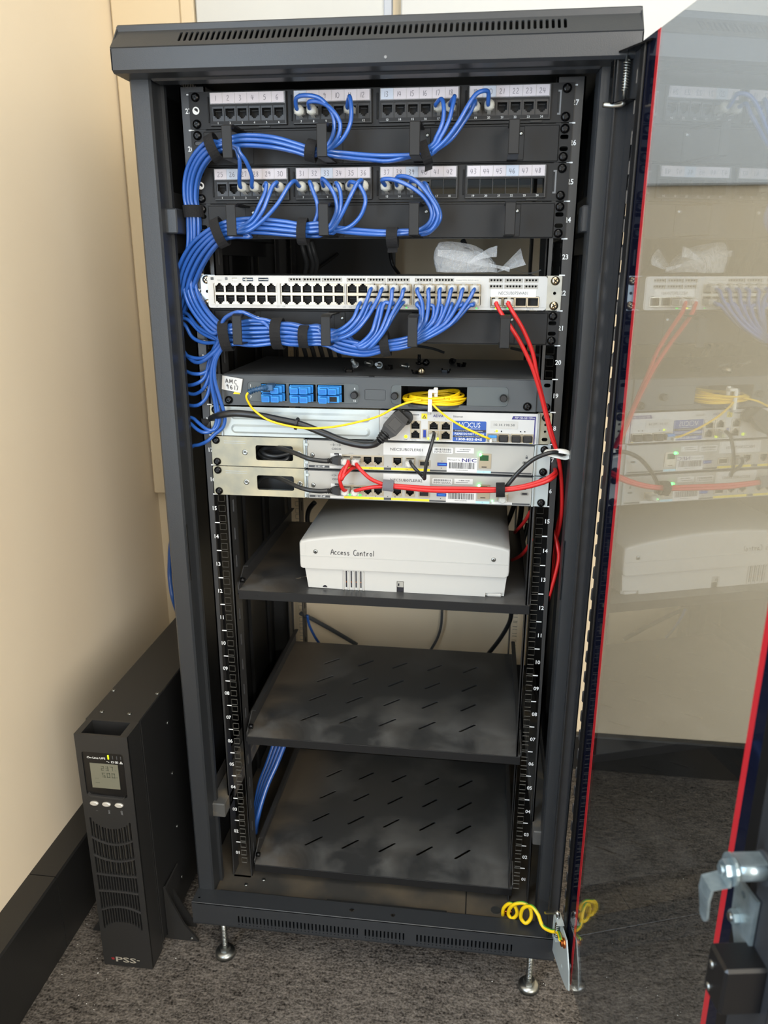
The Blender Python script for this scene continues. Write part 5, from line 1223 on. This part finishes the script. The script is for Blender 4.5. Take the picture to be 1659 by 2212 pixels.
obj('hinge_profile', b, door)
obj('gasket', MB().box(152, 166, -3.4, .2, DB+6, DT-3, 'gasket', 1.2), door); obj('gasket', MB().box(572, 574, -1, .2, DB, DT, 'print_grey', .4).box(574, 590, -2.6, .2, DB, DT, 'gasket', 1), door)
b = MB().box(589, 612, -2.2, 0, DB, DT, 'door_steel', .6).box(612, 652, -10, -8.4, DB, DT, 'door_steel', .8).box(611, 613, -10, 0, DB, DT, 'door_steel').box(650, 652, -10, 0, DB, DT, 'door_steel'); obj('free_profile', b, door)
# upper hinge: folded bracket, spring pin with bent lever
b = MB().prism([(112, -21), (124, -21), (182, -3), (182, 0), (112, 0)], 'Z', DT-7, DT-5, 'screw_black')
b.box(112, 124, -21.5, -20.4, DT-56, DT-5, 'screw_black', .3).prism([(118, -21), (146, -12), (146, -2), (118, -2)], 'Z', DT-56, DT-54.6, 'screw_black')
hg = obj('hinge_bracket', b, door)
b = MB().cyl((129, -9, DT-4), (129, -9, DT-56), 2.4, 'steel', 12)
pts = [Vector((129+3.8*math.cos(a), -9+3.8*math.sin(a), DT-14-30*a/(2*math.pi*11))) for a in [2*math.pi*k/8 for k in range(89)]]
b.tube(pts, .7, 'steel', 5); b.tube(cr([Vector((129, -9, DT-54)), Vector((127, -10, DT-57)), Vector((120, -17, DT-57)), Vector((113, -27, DT-55))], 4), 3, 'steel', 10); obj('hinge_pin', b, door)
for z in (DT-5.5,): obj('rivet', MB().lathe([(0, 4), (1.5, 3.6), (2.6, 1.6)], (140, -8, z-1), 'Z', 'steel', 12), door)
# lower hinge: zinc plate below the profile, pin, earth stud
b = MB().plate([(100, -40), (134, -38), (180, -34), (204, -28), (214, -20), (206, 10), (186, 44), (150, 44), (140, 20), (112, -4)], [disc(146, 4, 3.6, 12), disc(176, -16, 3.6, 12)], 'Y', -8, -6, 'zinc')
b.box(142, 166, -16, -6, 50, 51.6, 'zinc').box(142, 144, -16, -6, 14, 51, 'zinc').box(146, 160, -16, -6, 14, 15.4, 'zinc'); obj('lower_hinge_plate', b, door)
b = MB().cyl((152, -12, 8), (152, -12, 56), 2.4, 'steel', 10).tube(cr([Vector((152, -12, 54)), Vector((150, -14, 60)), Vector((131, -25, 42))], 4), 3.2, 'steel', 10)
for k in range(7): b.lathe([(0, 3.4), (1.2, 4), (2.4, 3.4)], (152, -12, 18+k*3.4), 'Z', 'steel', 10)
obj('hinge_pin', b, door)
b = MB().lathe([(0, 7.5), (-2.5, 7.5), (-2.6, 5), (-6, 5), (-6.2, 3)], (180, -8, 33), 'Y', 'copper', 14); obj('earth_stud', b, door)
# cam lock on the free side
b = MB()
b.cyl((618, -8, 562), (618, -36, 562), 9, 'lock_zinc', 24).box(611, 625, -34, -10, 570, 571.2, 'lock_zinc').cyl((618, -8, 562), (618, -13, 562), 13, 'powder', 24)
lk = obj('lock_barrel', b, door)
b = MB().prism(disc(618, 562, 12, 18), 'Y', -38, -36, 'lock_zinc').prism(disc(618, 562, 7.5, 6), 'Y', -43, -38, 'lock_zinc').cyl((618, -43, 562), (618, -45.5, 562), 4, 'lock_zinc', 16); obj('lock_nut', b, lk)
v0 = [(-38.5, 558), (-38.5, 551), (-51, 548), (-52, 538), (-50, 520)]
b = MB()
for k in range(4):
    (y0, z0), (y1, z1) = v0[k], v0[k+1]; w0, w1 = (9, 9, 8.5, 8, 6)[k], (9, 9, 8.5, 8, 6)[k+1]
    b.add([(616-w0, y0, z0), (616+w0, y0, z0), (616+w1, y1, z1), (616-w1, y1, z1), (616-w0, y0-2, z0), (616+w0, y0-2, z0), (616+w1, y1-2, z1), (616-w1, y1-2, z1)], [(0,1,2,3), (4,7,6,5), (0,4,5,1), (1,5,6,2), (2,6,7,3), (3,7,4,0)], 'lock_zinc', False)
b.lathe([(0, 6), (-2, 6)], (616, -50, 520), 'Y', 'lock_zinc', 14); obj('lock_cam', b, lk)
b = MB().plate([(588, 528), (620, 532), (620, 466), (608, 462), (590, 490)], [disc(602, 522, 3, 10)], 'Y', -14, -11, 'lock_zinc'); sp_ = obj('strike_plate', b, door)
obj('bolt', MB().prism(disc(599, 498, 6, 6), 'Y', -19, -14, 'lock_zinc').cyl((599, -19, 498), (599, -21, 498), 3.4, 'steel', 12), sp_)
b = MB().box(614, 642, -42, -8, 446, 490, 'gasket', 2.2); bx = obj('lock_housing', b, door)
for z in (454, 476): obj('housing_screw', M_SCREWS, bx, (622, -42, z))

# earth lead between the cabinet floor and the door
d2 = lambda s_, y, z: Vector((hx+s_*math.cos(ang)-y*math.sin(ang), hy+s_*math.sin(ang)+y*math.cos(ang), z))
pts = [Vector((222, -26, -20)), Vector((216, -32, -10)), Vector((222, -40, 2))]
pts += [P(1086,1978,-30), P(1088,1962,-34), P(1100,1952,-38), P(1112,1957,-42), P(1117,1974,-44), P(1106,1984,-42), P(1098,1972,-40), P(1108,1955,-46), P(1130,1951,-50), P(1145,1962,-54), P(1147,1982,-58), P(1136,1994,-60), P(1125,1982,-58), P(1130,1962,-62), P(1148,1958,-70), P(1162,1975,-80), P(1172,2000,-90), P(1190,2011,-100), P(1205,2014,-108)]
pts.append(d2(178, -14, 37))
t = thing('earth_lead', 'coiled yellow and green earth wire from the cabinet floor to the door', 'wire', (222, -26, -26))
path = cr(pts[3:], 7); b = MB().tube(path, 3.0, 'cable_yellow', 8); obj('insulation', b, t)
b = MB()
pth = [Vector(p) for p in path]
T_ = [(pth[min(i+1, len(pth)-1)]-pth[max(i-1, 0)]).normalized() for i in range(len(pth))]
b.tube([p+Vector((0, .2, 1.2)) for p in pth], 2.1, 'cable_green', 6); obj('green_stripe', b, t)
b = MB().cyl((218, -26, -26), (218, -26, -18), 5, 'copper', 12).prism(disc(200, -22, 8, 14), 'Z', -26, -25.2, 'steel').box(214, 226, -32, -22, -21, -16, 'copper', 1); obj('terminal_lug', b, t)
# ================================================================ UPS tower beside the cabinet
ux0, ux1 = -446.0, -362.0; uc = (ux0+ux1)/2; UF = -115.0; HT = 315.0
up = thing('ups_tower', 'slim black tower UPS with LCD screen, standing on the carpet left of the cabinet', 'UPS', (uc, 100, -130))
b = MB().box(-450, -362.5, -72, 410, -122, HT, 'ups_side', 1.4).box(-362.6, -362.2, -66, -64, -120, 312, 'rail_black')
body_ = obj('case', b, up)
for x, y in ((-387, -50), (-433, -50), (-444, 14), (-368, 14)): obj('case_screw', M_SCREWS, body_, (x, y, HT), rot=(R(-90), 0, 0))
for z in (250, 150, 40, -70): obj('case_screw', M_SCREWS, body_, (-362.4, 30, z), rot=(0, 0, R(90)))
# moulded front: perforated sheet with curved bars, frame round it
b = MB()
gx0, gx1 = -440, -370
def arc(x, z, h): return z+h*((x-uc)/35.0)**2
bars = [(128, -11), (95, -8), (58.5, -1), (25, -2.5), (-14, 11)]   # centre heights fall or rise in an arc
rows = []
tops = [('tongue',)]; edges = []
def top_edge(x): u_ = abs((x-uc)/35.0); return 177-27.5*math.sqrt(max(0, 1-min(u_, 1)**2))-.0
def bot_edge(x): u_ = abs((x-uc)/35.0); return -61+24*math.sqrt(max(0, 1-min(u_, 1)**2))
def bz(i, x): 
    c = (118.5, 86.5, 58, 26.5, -4)[i]; e = (130, 95.5, 59, 25, -14)[i]; return c+(e-c)*((x-uc)/35.0)**2
holes = []
nc = 15
for k in range(nc):
    x = gx0+3+k*(gx1-gx0-6)/(nc-1); w = 1.45; lim = [top_edge(x)]+[bz(i, x) for i in range(5)]+[bot_edge(x)]
    for i in range(6):
        z1, z0 = lim[i]-1.6, lim[i+1]+1.6
        if z1-z0 > 5: holes.append([(x-w, z0), (x+w, z0), (x+w, z1), (x-w, z1)])
b.plate([(ux0, -128), (ux1, -128), (ux1, HT+1), (ux0, HT+1)], holes+[rrect(-437.6, -371.2, 208, 286, 4, 3)], 'Y', UF, UF+4, 'ups_black')
b.prism([(-111, -127.5), (-110, -130), (-72, -130), (-72, HT+1), (-75, HT+1), (-75, -110)], 'X', ux0, ux0+3.5, 'ups_black').prism([(-112.5, -127), (-112, -129.7), (-72.3, -129.7), (-72.3, HT+.8), (-112.5, HT+.8)], 'X', ux1-3.5, ux1, 'ups_black').prism([(-112.5, -127), (-112, -129.7), (-72.3, -129.7), (-72.3, HT+.8), (-112.5, HT+.8)], 'X', ux0, ux0+3.5, 'ups_black')
b.add([(ux0, UF, -128), (ux1, UF, -128), (ux1, UF+2, -130), (ux0, UF+2, -130)], [(0,1,2,3)], 'ups_black')
b.box(ux0+3, -436, -111, -72, HT-26, HT+1, 'ups_black').box(-374, ux1-3, -111, -72, HT-26, HT+1, 'ups_black').box(-436, -374, -76, -72, HT-26, HT+1, 'ups_black')
b.box(-436, -374, -112, -72, HT-27, HT-25, 'dark_hole').box(-420, -408, -112, -106, HT-6, HT-3, 'print_grey', .6)
obj('front_cover', b, up)
b = MB().box(gx0-1, gx1+1, UF+9, UF+10, -70, 185, 'dark_hole')
for k in range(14):
    x = gx0+5.4+k*4.65; b.box(x-.7, x+.7, UF+5, UF+9, 60, 165, 'nickel' if k % 2 else 'shield')
obj('filter_screen', b, up)
M_BAR = None
for i in range(5):
    b = MB(); N = 12; v = []
    for k in range(N+1):
        x = gx0+1+(gx1-gx0-2)*k/N; z = bz(i, x); v += [(x, UF-1.4, z-1.1), (x, UF-1.4, z+1.1), (x, UF+1, z+1.5), (x, UF+1, z-1.5)]
    b.add(v, [(4*k+a, 4*k+(a+1) % 4, 4*k+4+(a+1) % 4, 4*k+4+a) for k in range(N) for a in range(4)]+[(0,1,2,3), tuple(4*N+a for a in (3,2,1,0))], 'rail_black'); obj('grille_bar', b, up)
b = MB().prism(rrect(-437.4, -371.4, 208.2, 285.8, 4, 3), 'Y', UF+1.6, UF+6, 'gasket').prism([(-434, 213), (-431, 209.4), (-378, 208), (-374.5, 212), (-376, 209), (-380, 204.6), (-430, 206), (-435, 210)], 'Y', UF-2, UF+2, 'rail_black')
b.fit('On-Line UPS', -430.5, -400.8, 273.8, 277.2, UF+1.4, 'print_white', True)
dp = obj('display_panel', b, up)
obj('status_light', MB().box(-397.2, -394.8, UF+.8, UF+2, 274.4, 282, 'led_yellow', .5), dp)
for x in (-389, -382.5, -376.2): obj('unlit_light', MB().box(x-.8, x+.8, UF+1.2, UF+2, 275, 281, 'dark_label', .3), dp)
b = MB()
b.add([(-399.8+a*1.6, UF+1.3, 270+.9*math.sin(a*1.9)+c) for a in range(4) for c in (-.35, .35)], [(2*k, 2*k+2, 2*k+3, 2*k+1) for k in range(3)], 'print_white')
b.plate(rect(-392, -388, 268.4, 271.6), [rect(-391.4, -388.6, 269, 271)], 'Y', UF+1.3, UF+1.5, 'print_white').plate(rect(-386, -381, 268.4, 271.6), [rect(-385.4, -384, 269, 271), rect(-383, -381.6, 269, 271)], 'Y', UF+1.3, UF+1.5, 'print_white').plate([(-379, 268), (-373.6, 268), (-376.3, 272.6)], [[(-377.6, 268.8), (-375, 268.8), (-376.3, 271.2)]], 'Y', UF+1.3, UF+1.5, 'print_white')
obj('panel_icons', b, dp)
b = MB().box(-427, -382, UF+1, UF+1.8, 222, 266, 'lcd')
SEG = {'0': 'abcdef', '2': 'abged', '3': 'abgcd', '5': 'afgcd', '7': 'abc'}
def seg(b, ch, x, z, w, h):
    t_ = 1.1
    for s_ in SEG[ch]:
        r_ = {'a': (x, x+w, z+h-t_, z+h), 'd': (x, x+w, z, z+t_), 'g': (x, x+w, z+h/2-t_/2, z+h/2+t_/2), 'f': (x, x+t_, z+h/2, z+h), 'e': (x, x+t_, z, z+h/2), 'b': (x+w-t_, x+w, z+h/2, z+h), 'c': (x+w-t_, x+w, z, z+h/2)}[s_]
        b.box(r_[0], r_[1], UF+.8, UF+1, r_[2], r_[3], 'lcd_ink')
for k, ch in enumerate('237'): seg(b, ch, -409.5+k*7.2, 254.2, 4.6, 7.6)
for k, ch in enumerate('500'): seg(b, ch, -409+k*7.8, 242, 5, 8)
b.text('V', 4, (-386, UF+.9, 254), 'lcd_ink').text('Hz', 3.4, (-385.4, UF+.9, 242), 'lcd_ink').text('OUT', 3.2, (-418, UF+.9, 238), 'lcd_ink').box(-421, -414, UF+.8, UF+1, 231, 231.8, 'lcd_ink'); obj('lcd_screen', b, dp)
for x, s_ in ((-427, '1'), (-407, 'ON'), (-386.6, 'OFF')):
    b = MB(); n = 20
    for y, r_ in ((UF-.6, 1.0), (UF-2.2, .86)): pass
    ring = lambda y, r_: [(x+7*r_*math.cos(2*math.pi*k/n), y, 194+3.9*r_*math.sin(2*math.pi*k/n)) for k in range(n)]
    v = ring(UF, 1)+ring(UF-1.6, .95)+ring(UF-2.4, .75)
    b.add(v, [(j*n+k, j*n+(k+1) % n, (j+1)*n+(k+1) % n, (j+1)*n+k) for j in range(2) for k in range(n)]+[tuple(range(2*n, 3*n))], 'silver_button', False)
    b.text(s_, 4.4, (x+1.2, UF-.1, 180), 'print_grey', u=(0, 0, -1), v=(1, 0, 0), bold=True); obj('push_button', b, up)
b = MB(); q = []
for k in range(5):
    a = math.pi/2+2*math.pi*k/5; q += [(-429.5+3.4*math.cos(a), -114+3.4*math.sin(a)), (-429.5+1.3*math.cos(a+math.pi/5), -114+1.3*math.sin(a+math.pi/5))]
b.prism(q, 'Y', UF-.5, UF, 'ups_red')
b = b.fit('PSS', -424.5, -389, -119.5, -109, UF-.4, 'ups_logo', True).box(-388, -383, UF-.5, UF, -113.6, -112.4, 'ups_logo')
obj('maker_mark', b, up)
# plastic stand: two winged feet
for y0, nm in ((-50, 'stand'), (300, 'stand')):
    b = MB(); 
    b.prism([(-361, -130), (-306, -130), (-309, -124), (-330, -96), (-350, -48), (-357, -22), (-361, -20)], 'Y', y0, y0+4, 'ups_black')
    b.prism([(-451, -130), (-500, -130), (-497, -124), (-478, -96), (-460, -60), (-455, -30), (-451, -28)], 'Y', y0, y0+4, 'ups_black')
    b.box(-361.3, -357.8, y0+.6, y0+60, -129.8, -22.4, 'ups_black', .8).box(-454.2, -450.7, y0+.6, y0+60, -129.8, -30.4, 'ups_black', .8).box(-450, -362, y0+1, y0+59, -129.6, -123, 'ups_black')
    b.prism([(-359, -130), (-320, -130), (-350, -70), (-359, -50)], 'Y', y0+30, y0+33, 'ups_black')
    st_ = obj('stand', b, up)
    obj('stand_screw', MB().lathe([(0, 3), (-1.5, 2)], (-318, y0, -124), 'Y', 'steel', 10), st_)
